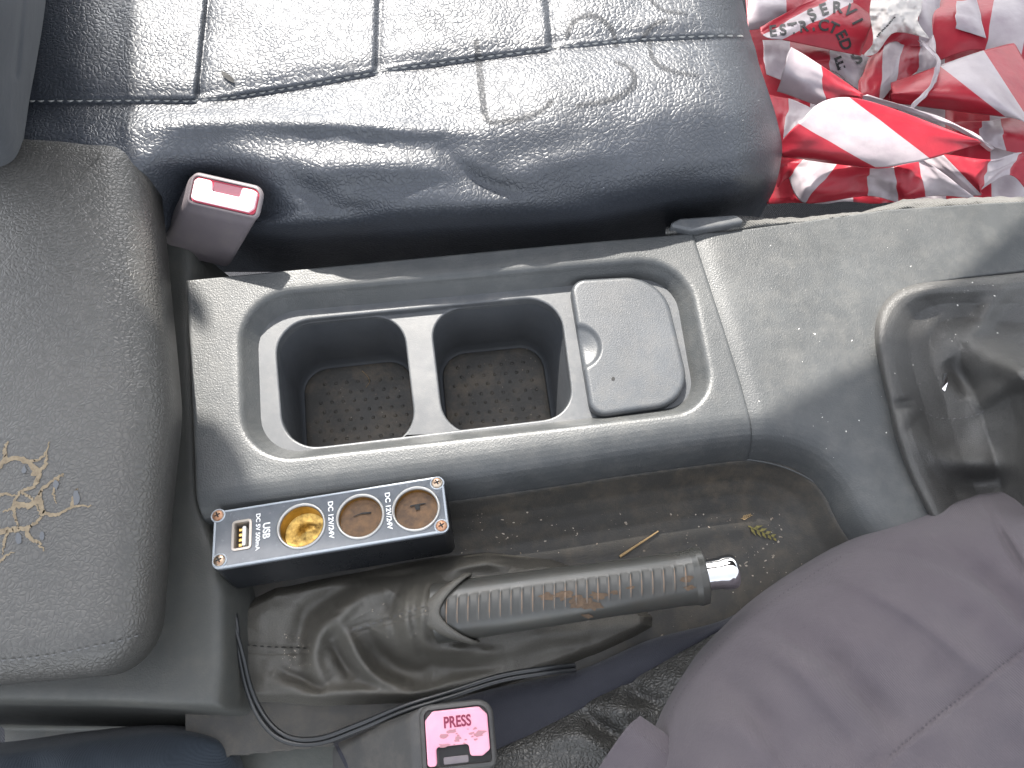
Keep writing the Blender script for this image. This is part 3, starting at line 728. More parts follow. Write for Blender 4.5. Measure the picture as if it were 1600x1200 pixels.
obj('faceplate_edge', *ringfaces([r3(fc-0*fc, -.0006), r3(o1, .0002), r3(o2, .00028), r3(inset(fc, .0013), .00005)]), M['clear'], ad, True, sharp=50)
for k, c in enumerate(SK):
    rim = [r3(circ(c, SR+.0009), .0001), r3(circ(c, SR+.0007), .0008), r3(circ(c, SR+.0002), .0010), r3(circ(c, SR-.0006), .0006), r3(circ(c, SR-.0008), -.001)]
    so = rings('socket', rim, M['ring'], ad, True)
    dp = .010 if k == 0 else .0035
    bs = rings('socket_barrel', [r3(circ(c, SR-.0007), -.0008), r3(circ(c, SR-.0009), -.0030 if k else -.005), r3(circ(c, SR-.0011), -dp-.002)], M['brass'], so, True)
    if k == 0: rings('socket_floor', [r3(circ(c, SR-.001), -dp), r3(circ(c, SR*.6), -dp-.0012), r3(circ(c, SR*.3), -dp-.0005), r3(circ(c, .0002), -dp+.001)], simple('gold socket floor', (.50, .33, .10), .3, 1.0, var=(.10, .06, .02), scale=170), so, True)
    else:
        rings('socket_floor', [r3(circ(c, SR-.0008), -dp), r3(circ(c, SR*.55), -dp-.0003), r3(circ(c, .0002), -dp-.0004)], M['brown'], so, True)
        sl = rpoly([(-.0055, -.0002), (-.001, .0008), (.0045, .0003), (.0052, .0012), (0, .0017), (-.005, .0004)] if k == 1 else [(-.0048, .001), (-.0018, .0016), (-.0012, -.0016), (.0, -.001), (.0008, -.0018), (.0012, .0014), (.005, .0016), (.004, .0023), (-.004, .0021)], .0001, 2)
        obj('slit', r3(sl+c+[0.0008, .002], -dp+.0003), [list(range(len(sl)))], M['dark'], so, True, smooth=False)
for k, (x, y) in enumerate([(341, 806), (343, 876), (683, 755), (690, 822)]):
    c = loc2(x, y)
    hd = rings('screw', [r3(circ(c, .0032), .0002), r3(circ(c, .0031), .0009), r3(circ(c, .0025), .0014), r3(circ(c, .0005), .00155)], M['rusty'] if k in (0, 3) else M['steel'], ad, True, cap1=True)
    cr_v = []
    for a in (.4, .4+math.pi/2):
        d = np.array([math.cos(a), math.sin(a)]); e_ = np.array([-d[1], d[0]])
        q = np.array([c-d*.0017-e_*.0004, c+d*.0017-e_*.0004, c+d*.0017+e_*.0004, c-d*.0017+e_*.0004]); cr_v.append((r3(q, .00165 if a < 1 else .00168), [[0, 1, 2, 3]]))
    obj('cross_slot', *merge(cr_v), M['dark'], hd, True, smooth=False)
    rings('washer', [r3(circ(c, .0041), .0001), r3(circ(c, .0040), .0004), r3(circ(c, .0033), .0005), r3(circ(c, .0031), .0002)], M['clear'], hd, True)
uo = inset(ub, -.0016)
us = obj('usb_port', *ringfaces([r3(uo, .0001), r3(uo, .0006), r3(inset(ub, -.0003), .0007), r3(ub, .0002), r3(ub, -.0085)]), simple('usb shell', (.42, .38, .34), .35, .8), ad, True, sharp=40)
obj('usb_floor', r3(ub, -.0080), [list(range(len(ub)))], M['brown'], us, True, smooth=False)
slab('usb_tongue', rpoly(np.array([(-.0003, -.0058), (.0017, -.0058), (.0017, .0058), (-.0003, .0058)])+usb, .0003, 3), -.008, -.0012, .0002, M['usbwhite'], us, n=30)
cp = []
for q in range(4): cp.append((r3(np.array([(-.0026, -.0008), (-.0010, -.0008), (-.0010, .0008), (-.0026, .0008)])+usb+[0, -.0045+q*.003], -.003), [[0, 1, 2, 3]]))
obj('usb_contacts', *merge(cp), M['brass'], us, True, smooth=False)
def print_on(name, s_, size, pc, ang, parent, bold=False, sx=1.0):
    v, f = text_mesh(s_, size, 0, bold); v = v*[sx, 1, 1]; c_, s2 = math.cos(ang), math.sin(ang); x = v[:, 0]*c_-v[:, 1]*s2; y = v[:, 0]*s2+v[:, 1]*c_
    o = loc2(*pc); return obj(name, np.stack([x+o[0], y+o[1], np.full(len(x), .0003)], -1), f, M['white'], parent, True, smooth=False)
A90 = -math.pi/2
print_on('usb_lettering', 'USB', .0055, (416, 829), A90, ad, True)
print_on('rating_lettering', 'DC 5V 500mA', .0033, (403, 831), A90, ad, True, 1.10)
print_on('rating_lettering', 'DC 12V/24V', .0039, (517, 812), A90, ad, True, 1.1)
print_on('rating_lettering', 'DC 12V/24V', .0039, (607, 798), A90, ad, True, 1.1)
# power lead: twin flex
cpts = [(348, 893, -.020), (356, 925, -.030), (368, 975, -.026), (378, 1030, -.028), (392, 1085, -.032), (418, 1132, -.03), (452, 1156, -.028), (500, 1157, -.026), (560, 1136, -.02), (630, 1108, -.012), (700, 1086, -.014), (780, 1060, -.018), (850, 1048, -.02), (898, 1043, -.03)]
path = cr1(PL(cpts), 130); tg = np.gradient(path, axis=0); tg /= np.linalg.norm(tg, axis=1)[:, None]; sd = np.cross(tg, (0, 0, 1.)); sd /= np.linalg.norm(sd, axis=1)[:, None]
tw = np.linspace(0, 1, 130); wob = np.where(tw < .25, np.cos(tw*26), 1.0)[:, None]
adinv = Matrix(m3).transposed(); loc = lambda p: (np.array(adinv) @ (p-ctr).T).T
cab = []
for s_ in (-1, 1):
    o = tube('lead_core', loc(path+s_*sd*.00125*wob+np.array([0, 0, .0006*s_])*np.sin(tw*20)[:, None]), .00135, M['cable'], ad, n=10, local=True, up=np.array(adinv) @ (0, 0, 1)); o.name = 'power_lead'

# ------------------------------------------------------------ hand brake
hb = empty('hand_brake', P(720, 960, -.045), 'black ribbed hand brake lever with chrome button and leather gaiter', 'hand brake')
A, Bp = PL([(690, 957, -.010), (1100, 899, .006)]); ax = Bp-A; Lh = np.linalg.norm(ax); ax /= Lh
side_ = np.cross(ax, (0, 0, 1)); side_ /= np.linalg.norm(side_); upv = np.cross(side_, ax)
view = CAM-(A+Bp)/2; view -= ax*(view@ax); view /= np.linalg.norm(view); side_ = np.cross(ax, view); side_ /= np.linalg.norm(side_)
s_ = np.linspace(-.003, Lh, 620); th = np.linspace(0, 2*math.pi, 88, endpoint=False); rs = []
for k, a in enumerate(s_):
    f = a/Lh
    r0 = np.interp(f, [-.2, 0, .06, .3, .6, .9, .955, .975, 1.0], [.0165, .0165, .0165, .0160, .0150, .0146, .0150, .0160, .0153])
    # grip ribs on the face turned up, slightly slanted
    ang = (th+math.pi) % (2*math.pi)-math.pi
    sl = a+.0022*np.sin(ang)*1.0
    ph = (sl/Lh-.02)/.92*23
    rib = np.exp(-(((ph % 1)-.5)/.13)**2)*((ph > 0) & (ph < 23))
    msk = np.clip(1-np.abs((ang+.02)/.46)**6, 0, 1)
    rr = r0+.0006*rib*msk-.0003*msk*((ph > -.3) & (ph < 23.3))
    rs.append(A+ax*a+rr[:, None]*(np.cos(ang)[:, None]*view+np.sin(ang)[:, None]*side_*.98))
rs.append(A+ax*(Lh+.0006)+(rs[-1]-(A+ax*s_[-1]))*.90); rs.append(A+ax*(Lh-.0005)+(rs[-2]-(A+ax*s_[-1]))*.72); rs.append(A+ax*(Lh-.012)+(rs[-3]-(A+ax*s_[-1]))*.66)
gp = rings('grip', rs, M['grip'], hb, cap0=True, cap1=True)
ribs = []
for i in range(23):
    a0 = (.02+.92*(i+.5)/23)*Lh; f = a0/Lh; r0 = np.interp(f, [0, .06, .3, .6, .9, 1], [.0165, .0165, .0160, .0150, .0146, .0150])+.00036
    an = np.linspace(-.40, .40, 14); q = [(A+ax*(a0-.0022*math.sin(x))+(r0+.00005)*(math.cos(x)*view+math.sin(x)*.98*side_), math.cos(x)*view+math.sin(x)*side_) for x in an]
    ribs.append(ribbon(q, .00042*np.sin(np.linspace(.3, math.pi-.3, 14))*(1 if i % 3 else .8)))
obj('rib_edges', *merge(ribs), M['rib'], gp)
stn = []
for (px, py, r) in [(855, 932, 15), (880, 930, 16), (905, 938, 18), (925, 945, 20), (935, 930, 14), (900, 945, 12), (1072, 905, 12), (1078, 918, 9), (918, 962, 10), (960, 925, 9), (985, 918, 7)]:
    t2 = np.linspace(0, 2*math.pi, 14, endpoint=False); q2 = r*(.45+.65*np.random.rand(14)); pt = surf_z(gp, list(zip(px+q2*1.1*np.cos(t2), py+.55*q2*np.sin(t2))), .0003)
    if len(pt) > 5: stn.append((np.array([z[0] for z in pt]), [list(range(len(pt)))]))
# button
bc = A+ax*(Lh-.012); th2 = np.linspace(0, 2*math.pi, 40, endpoint=False); rs = []
for a, r in [(0, .0082), (.016, .0082), (.0205, .0084), (.0225, .0092), (.0265, .0093), (.0285, .0088), (.0298, .0075), (.0305, .005), (.0308, .0015)]:
    rs.append(bc+ax*a+r*(np.cos(th2)[:, None]*view+np.sin(th2)[:, None]*side_))
rings('release_button', rs, M['chrome'], hb, cap1=True)
# gaiter: a leather skin thrown in folds, tucked under the trim ring
C = []
ys_ = np.linspace(0, 1, 9); xs_ = np.linspace(0, 1, 14)
def gait_edge_top(x): return np.interp(x, [352, 380, 430, 520, 620, 700, 760, 860, 930, 990, 1040], [985, 932, 908, 893, 882, 868, 858, 868, 893, 932, 972])
def gait_edge_bot(x): return np.interp(x, [352, 400, 500, 640, 760, 860, 930, 990, 1040], [1090, 1106, 1112, 1108, 1088, 1056, 1030, 1004, 976])
nx, ny = 340, 170
u = np.linspace(352, 1030, nx)[:, None]; v = np.linspace(0, 1, ny)[None, :]
gx = u+0*v; gy = gait_edge_top(u)*(1-v)+gait_edge_bot(u)*v
ed = np.minimum(np.minimum(v, 1-v)*gait_edge_bot(u)*0+np.minimum(v, 1-v)*(gait_edge_bot(u)-gait_edge_top(u)), np.minimum(u-352, (1030-u)*.8))
gz = -.054+.014*ss(0, 26, ed)+.022*np.exp(-((gx-720)/150)**2-((gy-955)/75)**2)
dA, tA, _ = segdist(gx, gy, [(575, 975), (668, 958)]); gz = gz+.027*np.exp(-(dA/50)**2)*(.55+.45*tA)
gz = gz+ss(0, 20, ed)*1.3*ridges(gx, gy, [
    ([(655, 898), (634, 945), (640, 1000), (655, 1030)], .0048, 10), ([(678, 890), (660, 940), (664, 1000), (690, 1020)], .0032, 8), ([(632, 905), (612, 950), (620, 1010)], -.0040, 9),
    ([(700, 1010), (740, 1025), (790, 1018)], .0040, 10),
    ([(602, 918), (566, 930), (535, 958), (502, 985), (490, 1020), (498, 1052), (512, 1072)], .0085, 15),
    ([(575, 905), (520, 930), (478, 960), (468, 1010), (478, 1050)], -.0060, 17),
    ([(524, 968), (546, 1000), (568, 1038), (600, 1066), (650, 1076)], .0075, 11),
    ([(520, 1000), (534, 1030), (556, 1062)], -.0065, 11),
    ([(560, 960), (590, 1010), (625, 1045), (680, 1055)], -.0095, 22),
    ([(620, 930), (600, 955), (585, 985)], -.006, 18),
    ([(640, 985), (655, 1005), (690, 1018), (740, 1014), (775, 1022)], .0050, 11),
    ([(650, 1035), (720, 1042), (790, 1032)], -.0040, 16),
    ([(415, 1062), (455, 1076), (490, 1086), (560, 1080), (640, 1086), (715, 1066), (800, 1048)], .0045, 10),
    ([(430, 1045), (480, 1064), (510, 1080)], -.0035, 9),
    ([(775, 1022), (830, 1000), (890, 990), (960, 978), (1020, 972)], .0030, 14), ([(800, 1030), (860, 1012), (930, 1005)], -.0018, 12),
    ([(690, 905), (720, 880), (760, 874), (800, 884)], .0085, 17), ([(800, 900), (845, 886), (890, 892), (905, 880)], .0050, 9),
    ([(560, 908), (620, 900), (680, 888)], -.0050, 12), ([(600, 893), (650, 884), (700, 874)], .0030, 8),
    ([(520, 940), (528, 950), (545, 940)], .002, 6), ([(395, 985), (410, 960), (440, 950)], .0022, 18)])
gz = gz+ss(0, 20, ed)*(.0012*vnoise(gx, gy, 1/38., 21)+.0005*vnoise(gx, gy, 1/14., 22))
# seams (double stitched)
for ln in ([(360, 1003), (420, 1008), (482, 1010)], [(362, 1017), (420, 1021), (480, 1020)], [(548, 980), (610, 962), (678, 940)], [(552, 990), (615, 972), (680, 952)]):
    gz = gz-.0007*np.exp(-(segdist(gx, gy, ln)[0]/2.2)**2)
ga = grid('gaiter', P(gx, gy, gz), M['gaiter'], hb)
# rolled collar where the gaiter meets the grip
tc = np.linspace(0, 2*math.pi, 70); ca = A+ax*.004
col_path = np.array([ca+ax*(.004+.013*abs(math.sin(t/1.0))**2*(1 if math.sin(t) > 0 else 1))-ax*.010*max(0, math.cos(t))+(.0186)*(math.cos(t)*view+math.sin(t)*side_*1.02) for t in tc])
rs = []
for a, r in [(-.020, .004), (-.016, .0095), (-.012, .0135), (-.008, .0162), (-.005, .0176), (-.002, .0186), (.0005, .0188), (.0020, .0182), (.0022, .0174), (.0, .0164)]:
    th2 = np.linspace(0, 2*math.pi, 60, endpoint=False)
    sk = .017*np.abs(np.sin(th2))**1.6
    wr = 1+.02*np.sin(th2*5+a*300)*(a < -.004)
    rs.append(A+ax*(a+sk)[:, None]+(r*wr)[:, None]*(np.cos(th2)[:, None]*view+np.sin(th2)[:, None]*side_*1.02))
rings('gaiter_collar', rs, M['gaiter'], hb)
bpy.context.view_layer.update()
stitches('gaiter_stitching', ga, [(362, 1006), (420, 1011), (480, 1013)], hb, M['dark'], 7, 4, .0004)
stitches('gaiter_stitching', ga, [(550, 984), (612, 965), (668, 946)], hb, M['stitch'], 6, 5, .0004)
for q_ in stn: obj('rust_stain', *q_, M['rust'], gp)

# ------------------------------------------------------------ gear lever gaiter (right edge)
gs = empty('gear_lever', P(1540, 600, -.01), 'black leather gear lever gaiter in the front console panel', 'gear lever')
eo = [(1700, 414), (1600, 423), (1500, 434), (1430, 443), (1392, 460), (1371, 490), (1366, 530), (1374, 580), (1386, 630), (1400, 690), (1420, 745), (1450, 805), (1500, 900), (1560, 1010)]
E = cr1(np.array(eo, float), 170); ctrp = np.array([1660, 610.])
k = np.linspace(0, 1, 90); gx = E[:, None, 0]*(1-k)+ctrp[0]*k; gy = E[:, None, 1]*(1-k)+ctrp[1]*k
lenp = np.hypot(E[:, 0]-ctrp[0], E[:, 1]-ctrp[1])[:, None]; dpx = k[None]*lenp
gz = np.interp(dpx, [0, 3, 9, 18, 28, 40, 55, 90, 140, 190, 240, 320], [-.006, .000, .0035, .0044, .003, -.001, -.005, -.007, -.002, .018, .045, .055])
gz = gz+ridges(gx, gy, [([(1425, 660), (1455, 700), (1480, 720), (1540, 728), (1620, 740)], .009, 20), ([(1475, 762), (1540, 750), (1620, 735)], -.007, 24),
    ([(1480, 560), (1500, 590), (1520, 620)], -.006, 14), ([(1580, 450), (1548, 480), (1530, 510), (1500, 540)], .006, 14), ([(1470, 480), (1440, 510), (1450, 560)], -.003, 22),
    ([(1395, 630), (1425, 626)], -.0025, 4), ([(1397, 638), (1428, 636)], -.0025, 4), ([(1520, 640), (1560, 610), (1600, 590)], .005, 14)])
gz = gz+.0008*vnoise(gx, gy, 1/28., 31)
# ray-parametrised rows may not fold back: keep heights smooth
gg = grid('gaiter', P(gx, gy, gz+.004), M['ggaiter'], gs)
bpy.context.view_layer.update()
stitches('gaiter_stitching', gg, [(1430, 634), (1450, 648), (1480, 655), (1520, 650), (1545, 638)], gs, M['stitch'], 5, 4, .0004)
tag(obj('foil_scrap', np.array([q[0] for q in surf_z(gg, [(1473, 585), (1479, 583), (1480, 598), (1476, 612), (1471, 608)], .0006)]), [[0, 1, 2, 3, 4]], M['chrome'], smooth=False), 'tiny shiny foil scrap stuck on the gear lever gaiter', 'foil scrap')

# ------------------------------------------------------------ driver's seat (lower middle)
ds = empty('driver_seat', P(930, 1150, -.08), 'black leather driver seat edge with dark cloth edging', 'seat')
top = [(520, 1160), (640, 1120), (767, 1078), (902, 1048), (1015, 1000), (1131, 968), (1200, 925), (1290, 860)]
mid = [(560, 1240), (700, 1200), (822, 1150), (910, 1101), (1000, 1052), (1116, 988), (1200, 945), (1300, 880)]
bot = [(700, 1420), (800, 1380), (880, 1300), (980, 1230), (1090, 1160), (1200, 1080), (1300, 1000), (1400, 920)]
t3 = np.array(top, float); m3_ = np.array(mid, float); b3 = np.array(bot, float)
Bd = np.array([np.column_stack([t3+[0, 6], np.full(8, -.075)]), np.column_stack([t3, np.full(8, -.042)]), np.column_stack([t3*.6+m3_*.4, np.full(8, -.032)]), np.column_stack([m3_, np.full(8, -.030)]), np.column_stack([m3_+[6, 12], np.full(8, -.034)])])
G = up2(Bd, 40, 160); G[..., 2] += .0008*vnoise(G[..., 0], G[..., 1], 1/60., 41)
grid('cloth_edging', P(G[..., 0], G[..., 1], G[..., 2]), M['band'], ds)
Ld = np.array([np.column_stack([m3_-[0, 6], np.full(8, -.040)]), np.column_stack([m3_+[1, 4], np.full(8, -.029)]), np.column_stack([m3_*.75+b3*.25, np.full(8, -.022)]), np.column_stack([m3_*.4+b3*.6, np.full(8, -.020)]), np.column_stack([b3, np.full(8, -.028)])])
G = up2(Ld, 110, 220); G[..., 2] += ridges(G[..., 0], G[..., 1], [([(905, 1105), (930, 1130), (985, 1160)], -.007, 14), ([(985, 1060), (1000, 1090), (1040, 1100)], -.007, 14), ([(850, 1160), (900, 1150), (960, 1180)], .004, 16), ([(940, 1100), (990, 1110), (1030, 1090)], .004, 14), ([(1040, 1040), (1060, 1060), (1080, 1050)], .003, 12)])+.0012*vnoise(G[..., 0], G[..., 1], 1/40., 42)
grid('cushion', P(G[..., 0], G[..., 1], G[..., 2]), M['dseat'], ds)
# low seat base and dark cloth at the lower left edge
base = P(*np.array([(300, 1118), (660, 1118), (720, 1300), (300, 1300)], float).T, -.075); 
obj('seat_base_cover', np.concatenate([base, base-[0, 0, .02]]), [[0, 1, 2, 3], [0, 1, 5, 4], [1, 2, 6, 5], [2, 3, 7, 6], [3, 0, 4, 7]], plastic('seat base plastic', (.06, .064, .056), .6, 900, .0001, dust=.4), ds, smooth=False)
Ct = np.array([[(-150, 1165, -.09), (0, 1160, -.09), (130, 1143, -.09), (250, 1132, -.09), (330, 1140, -.09), (372, 1165, -.09), (398, 1230, -.09)],
               [(-150, 1175, -.05), (0, 1170, -.05), (130, 1150, -.05), (250, 1138, -.05), (322, 1146, -.052), (358, 1168, -.055), (385, 1230, -.06)],
               [(-150, 1195, -.03), (0, 1190, -.03), (130, 1172, -.03), (250, 1162, -.032), (300, 1168, -.036), (335, 1190, -.042), (350, 1240, -.045)],
               [(-150, 1260, -.02), (0, 1260, -.02), (130, 1250, -.02), (220, 1250, -.024), (260, 1250, -.03), (290, 1255, -.036), (310, 1270, -.04)],
               [(-150, 1330, -.02), (0, 1330, -.02), (130, 1330, -.02), (200, 1330, -.024), (230, 1330, -.03), (250, 1330, -.036), (260, 1330, -.04)]])
G = up2(Ct, 60, 90); G[..., 2] += .003*vnoise(G[..., 0], G[..., 1], 1/50., 43)
jk = grid('jacket_hem', P(G[..., 0], G[..., 1], G[..., 2]), M['navy']); tag(jk, 'dark navy cloth bunched in the lower left corner', 'cloth')

# ------------------------------------------------------------ the driver's leg
pe = empty('person', P(1450, 1050, -.03), "seated person's thigh in mauve grey work trousers resting on the driver seat", 'person')
eo = np.array([(985, 1330), (1008, 1200), (1034, 1118), (1080, 1040), (1130, 985), (1205, 922), (1320, 852), (1450, 792), (1560, 763), (1640, 742), (1760, 715)], float)
inn = np.array([(.9, .25), (.9, .3), (.88, .38), (.8, .55), (.72, .66), (.65, .75), (.58, .82), (.5, .86), (.45, .9), (.42, .9), (.4, .9)])
prof = [(-6, -.035), (0, -.012), (14, .006), (40, .024), (90, .042), (160, .056), (260, .066), (380, .072), (520, .074), (700, .07)]
C = np.array([np.column_stack([eo+inn*k_, np.full(len(eo), z_)]) for k_, z_ in prof])
G = up2(C, 230, 330); gx, gy, gz = G[..., 0], G[..., 1], G[..., 2]
gz = gz+ss(-6, 60, (gx*0+np.linspace(-6, 700, 230)[:, None]))*0.72*ridges(gx, gy, [
    ([(1170, 965), (1300, 1040), (1420, 1168)], -.0085, 30, .5), ([(1280, 880), (1420, 955), (1570, 1070)], .0070, 30, .55),
    ([(1420, 815), (1520, 890), (1640, 1010)], -.0085, 26, .5), ([(1080, 1040), (1170, 1110), (1260, 1230)], -.0060, 28, .6), ([(1330, 850), (1440, 870), (1560, 930)], -.0050, 18, .5),
    ([(1220, 1010), (1300, 1100), (1370, 1190)], .0060, 34, .6), ([(1520, 770), (1580, 840), (1640, 930)], .0050, 16, .5), ([(1540, 780), (1575, 850), (1605, 905)], -.0035, 6),
    ([(1480, 1000), (1540, 1060), (1620, 1150)], .0050, 30), ([(1130, 1010), (1190, 1010), (1260, 1050)], .0040, 20), ([(1050, 1130), (1130, 1130), (1220, 1180)], .0045, 26)])
gz = gz+.0028*vnoise(gx, gy, 1/95., 51)+.0009*vnoise(gx, gy, 1/36., 52)
# stitched pocket line
d, _, sd = segdist(gx, gy, [(1380, 1195), (1412, 1165), (1500, 1095), (1560, 1048), (1640, 990)])
gz = gz+np.where(sd > 0, 0.0016, 0)*ss(0, 3, d)*ss(400, 60, d)
tro = grid('trousers', P(gx, gy, gz), M['trouser'], pe)
bpy.context.view_layer.update()
stitches('pocket_stitching', tro, [(1390, 1180), (1416, 1157), (1503, 1087), (1563, 1040), (1640, 982)], pe, simple('pocket thread', (.05, .043, .05), .9), 5, 3, .0004)
stitches('side_seam_stitching', tro, [(1046, 1122), (1066, 1084), (1112, 1024), (1168, 972), (1230, 925), (1320, 868)], pe, simple('seam thread', (.05, .043, .05), .9), 5, 3, .0004)
# pocket flap by the hip
Fp = np.array([[(1000, 1118, .008), (1060, 1160, .014), (1130, 1215, .016), (1200, 1270, .018)], [(980, 1136, .012), (1040, 1182, .019), (1105, 1236, .021), (1180, 1300, .022)],
               [(955, 1170, .008), (1010, 1215, .017), (1080, 1270, .02), (1150, 1330, .02)], [(925, 1215, .0), (980, 1260, .012), (1050, 1320, .018), (1120, 1380, .018)]])
G = up2(Fp, 60, 60); G[..., 2] += .0008*vnoise(G[..., 0], G[..., 1], 1/40., 52)
fpo = grid('pocket_flap', P(G[..., 0], G[..., 1], G[..., 2]), M['trouser'], pe, thick=.0022)
bpy.context.view_layer.update()
stitches('flap_stitching', fpo, [(986, 1134), (1040, 1176), (1110, 1228)], pe, simple('trouser thread', (.075, .065, .07), .9), 5, 3, .00035)
# ------------------------------------------------------------ barrier tape in the footwell
Z7 = lambda x, y: (1180+x*.2750, y*.2750)
BT = 'strands of red and white barrier tape heaped in the footwell'
def tape(label, st, zs, start=0, bend=0.006, nz=1, thick=.00025, seed=0):
    """strip through stations (edge A, edge B); one stripe between successive stations"""
    st = np.array(st, float); n = len(st); zs = np.array(zs, float)
    c = np.zeros((n, 2, 3))
    for i in range(n):
        c[i, 0, :2] = Z7(st[i][0], st[i][1]); c[i, 1, :2] = Z7(st[i][2], st[i][3]); c[i, 0, 2], c[i, 1, 2] = zs[i]
    nu = (n-1)*26+1; nv = 36; u = cr1(c, nu); v = np.linspace(0, 1, nv)[None, :, None]
    G = u[:, :1]*(1-v)+u[:, 1:]*v
    uu = np.linspace(0, n-1, nu)[:, None]+0*v[..., 0]; vv = v[..., 0]+0*uu
    G[..., 2] += bend*np.sin(np.pi*vv)*(.6+.4*np.sin(uu*2.1+seed))+.0028*vnoise(uu+seed, vv*2, 1.3, 60+seed)*nz+.0006*vnoise(uu+vv, vv-uu, 3.1, 70+seed)*nz
    G[..., :2] += (vnoise(uu*1.0+seed, vv*3, 1.7, 80+seed)*2.2)[..., None]
    base = P(G[len(G)//2, nv//2, 0], G[len(G)//2, nv//2, 1], G[len(G)//2, nv//2, 2])
    pts = P(G[..., 0], G[..., 1], G[..., 2])
    o = grid('barrier_tape', pts, M['tape'], uv=np.stack([uu+start, vv], -1), thick=thick, up=True)
    tag(o, label, 'tape', BT); return o, G
tape('sunlit barrier tape fold spread nearest the console', [(120, 850, 165, 900), (250, 705, 690, 958), (530, 548, 990, 897), (1262, 793, 1285, 812)], [(-.055, -.06), (-.036, -.05), (-.030, -.045), (-.045, -.05)], 0, .004, .35, seed=1) 

tape('white curled tape end standing beside the seat front', [(205, 268, 118, 515), (375, 372, 402, 606), (615, 535, 585, 560)], [(-.03, -.055), (-.034, -.052), (-.05, -.055)], 1, .010, .4, seed=2)
tape('narrow white turned over edge behind the sunlit fold', [(640, 540, 600, 560), (880, 612, 870, 640), (1110, 690, 1100, 716), (1262, 765, 1255, 800), (1300, 800, 1270, 815), (1365, 848, 1330, 866)], [(-.045, -.05), (-.040, -.045), (-.042, -.046), (-.045, -.048), (-.046, -.05), (-.055, -.06)], 1, .002, .2, seed=3)
bpy.data.objects[[o.name for o in bpy.data.objects if o.name.startswith('barrier_tape')][-1]].data.uv_layers[0].data.foreach_set('uv', [1.5]*(2*len(bpy.data.objects[[o.name for o in bpy.data.objects if o.name.startswith('barrier_tape')][-1]].data.loops)))
tape('shaded tape hanging along the carpet edge in front of the pile', [(110, 850, 120, 1060), (285, 888, 190, 1015), (470, 925, 280, 1150), (645, 950, 640, 1115), (790, 950, 815, 1150), (930, 920, 968, 1118), (1010, 940, 1260, 1130)], [(-.075, -.085)]+[(-.066, -.082)]*6, 0, .006, .8, seed=4)
tape('dark red fold right of the sunlit tape', [(940, 900, 1210, 1120), (1060, 870, 1290, 1110), (1335, 900, 1290, 1085), (1510, 860, 1440, 990), (1700, 900, 1560, 1100)], [(-.075, -.085), (-.07, -.08), (-.066, -.078), (-.07, -.078), (-.08, -.08)], 1, .006, .8, seed=5)
tape('glossy red bulge with a broad white stripe at the right', [(770, 470, 780, 590), (1045, 372, 1430, 672), (1300, 288, 1560, 690), (1480, 250, 1700, 640)], [(-.085, -.08), (-.066, -.062), (-.07, -.066), (-.08, -.08)], 0, .014, .7, seed=6)
tape('upright red and white tape at the top right', [(1010, -60, 1000, 360), (1370, -60, 1308, 292), (1580, -60, 1485, 462), (1800, -60, 1640, 500)], [(-.10, -.095), (-.09, -.085), (-.085, -.08), (-.09, -.09)], 0, .010, .8, seed=7)
tape('pale square stripe showing between the upright tapes', [(1140, 0, 1142, 165), (1255, -10, 1312, 216)], [(-.082, -.080), (-.080, -.078)], 1, .004, .5, seed=8)
serv, SG = tape('lettered tape reading RESTRICTED beside the seat front', [(390, -40, 20, 150), (440, -20, 40, 196), (560, 18, 150, 226), (672, 90, 600, 315)], [(-.09, -.085), (-.086, -.082), (-.080, -.078), (-.082, -.085)], 0, .006, .35, seed=9)
tape('pinkish tape under the lettered tape', [(40, 225, 60, 420), (200, 228, 200, 460), (430, 240, 420, 395), (650, 320, 600, 520), (800, 330, 760, 560)], [(-.10, -.10)]*5, 1, .008, .8, seed=10)
tape('crumpled tape in the middle of the pile', [(640, 330, 560, 560), (735, 235, 700, 580), (850, 230, 800, 480), (935, 250, 925, 410), (1010, 130, 1040, 420)], [(-.095, -.09)]*5, 0, .010, 1, seed=11)
tape('red tape crossing above the middle of the pile', [(690, 220, 690, 310), (930, -30, 930, 260), (1060, -40, 1040, 330)], [(-.092, -.095)]*3, 0, .008, 1, seed=12)
tape('faded tape lying along the top edge', [(-40, -50, -40, 170), (180, -60, 170, 150), (400, -70, 300, 110)], [(-.1, -.1)]*3, 1, .008, 1, seed=13)
tape('short red tape tucked under the seat front', [(60, 540, 90, 800), (190, 560, 160, 850), (330, 620, 240, 730)], [(-.09, -.09), (-.085, -.085), (-.085, -.08)], 0, .006, .8, seed=14)
tape('tape with dim stripes at the right edge below the bulge', [(1130, 700, 1140, 860), (1290, 690, 1260, 820), (1400, 680, 1420, 850), (1640, 640, 1640, 900)], [(-.095, -.095)]*4, 0, .006, .8, seed=15)
tape('thin twisted white strand across the middle', [(930, 235, 955, 228), (1020, 330, 1045, 322), (1025, 380, 1050, 372), (1005, 460, 1030, 475), (940, 540, 965, 550), (872, 625, 890, 628)], [(-.07, -.07), (-.06, -.062), (-.056, -.058), (-.058, -.058), (-.06, -.06), (-.066, -.066)], 1, .001, .2, seed=16)
bpy.data.objects[[o.name for o in bpy.data.objects if o.name.startswith('barrier_tape')][-1]].data.uv_layers[0].data.foreach_set('uv', [1.5]*(2*len(bpy.data.objects[[o.name for o in bpy.data.objects if o.name.startswith('barrier_tape')][-1]].data.loops)))
tape('deepest tape at the bottom of the pile', [(-60, -60, 60, 1150), (300, -60, 320, 1150), (560, -60, 560, 1150), (820, -60, 820, 1150), (1080, -60, 1080, 1150), (1340, -60, 1340, 1150), (1700, -60, 1700, 1150)], [(-.125, -.11)]*7, 0, .006, 2.2, seed=17)
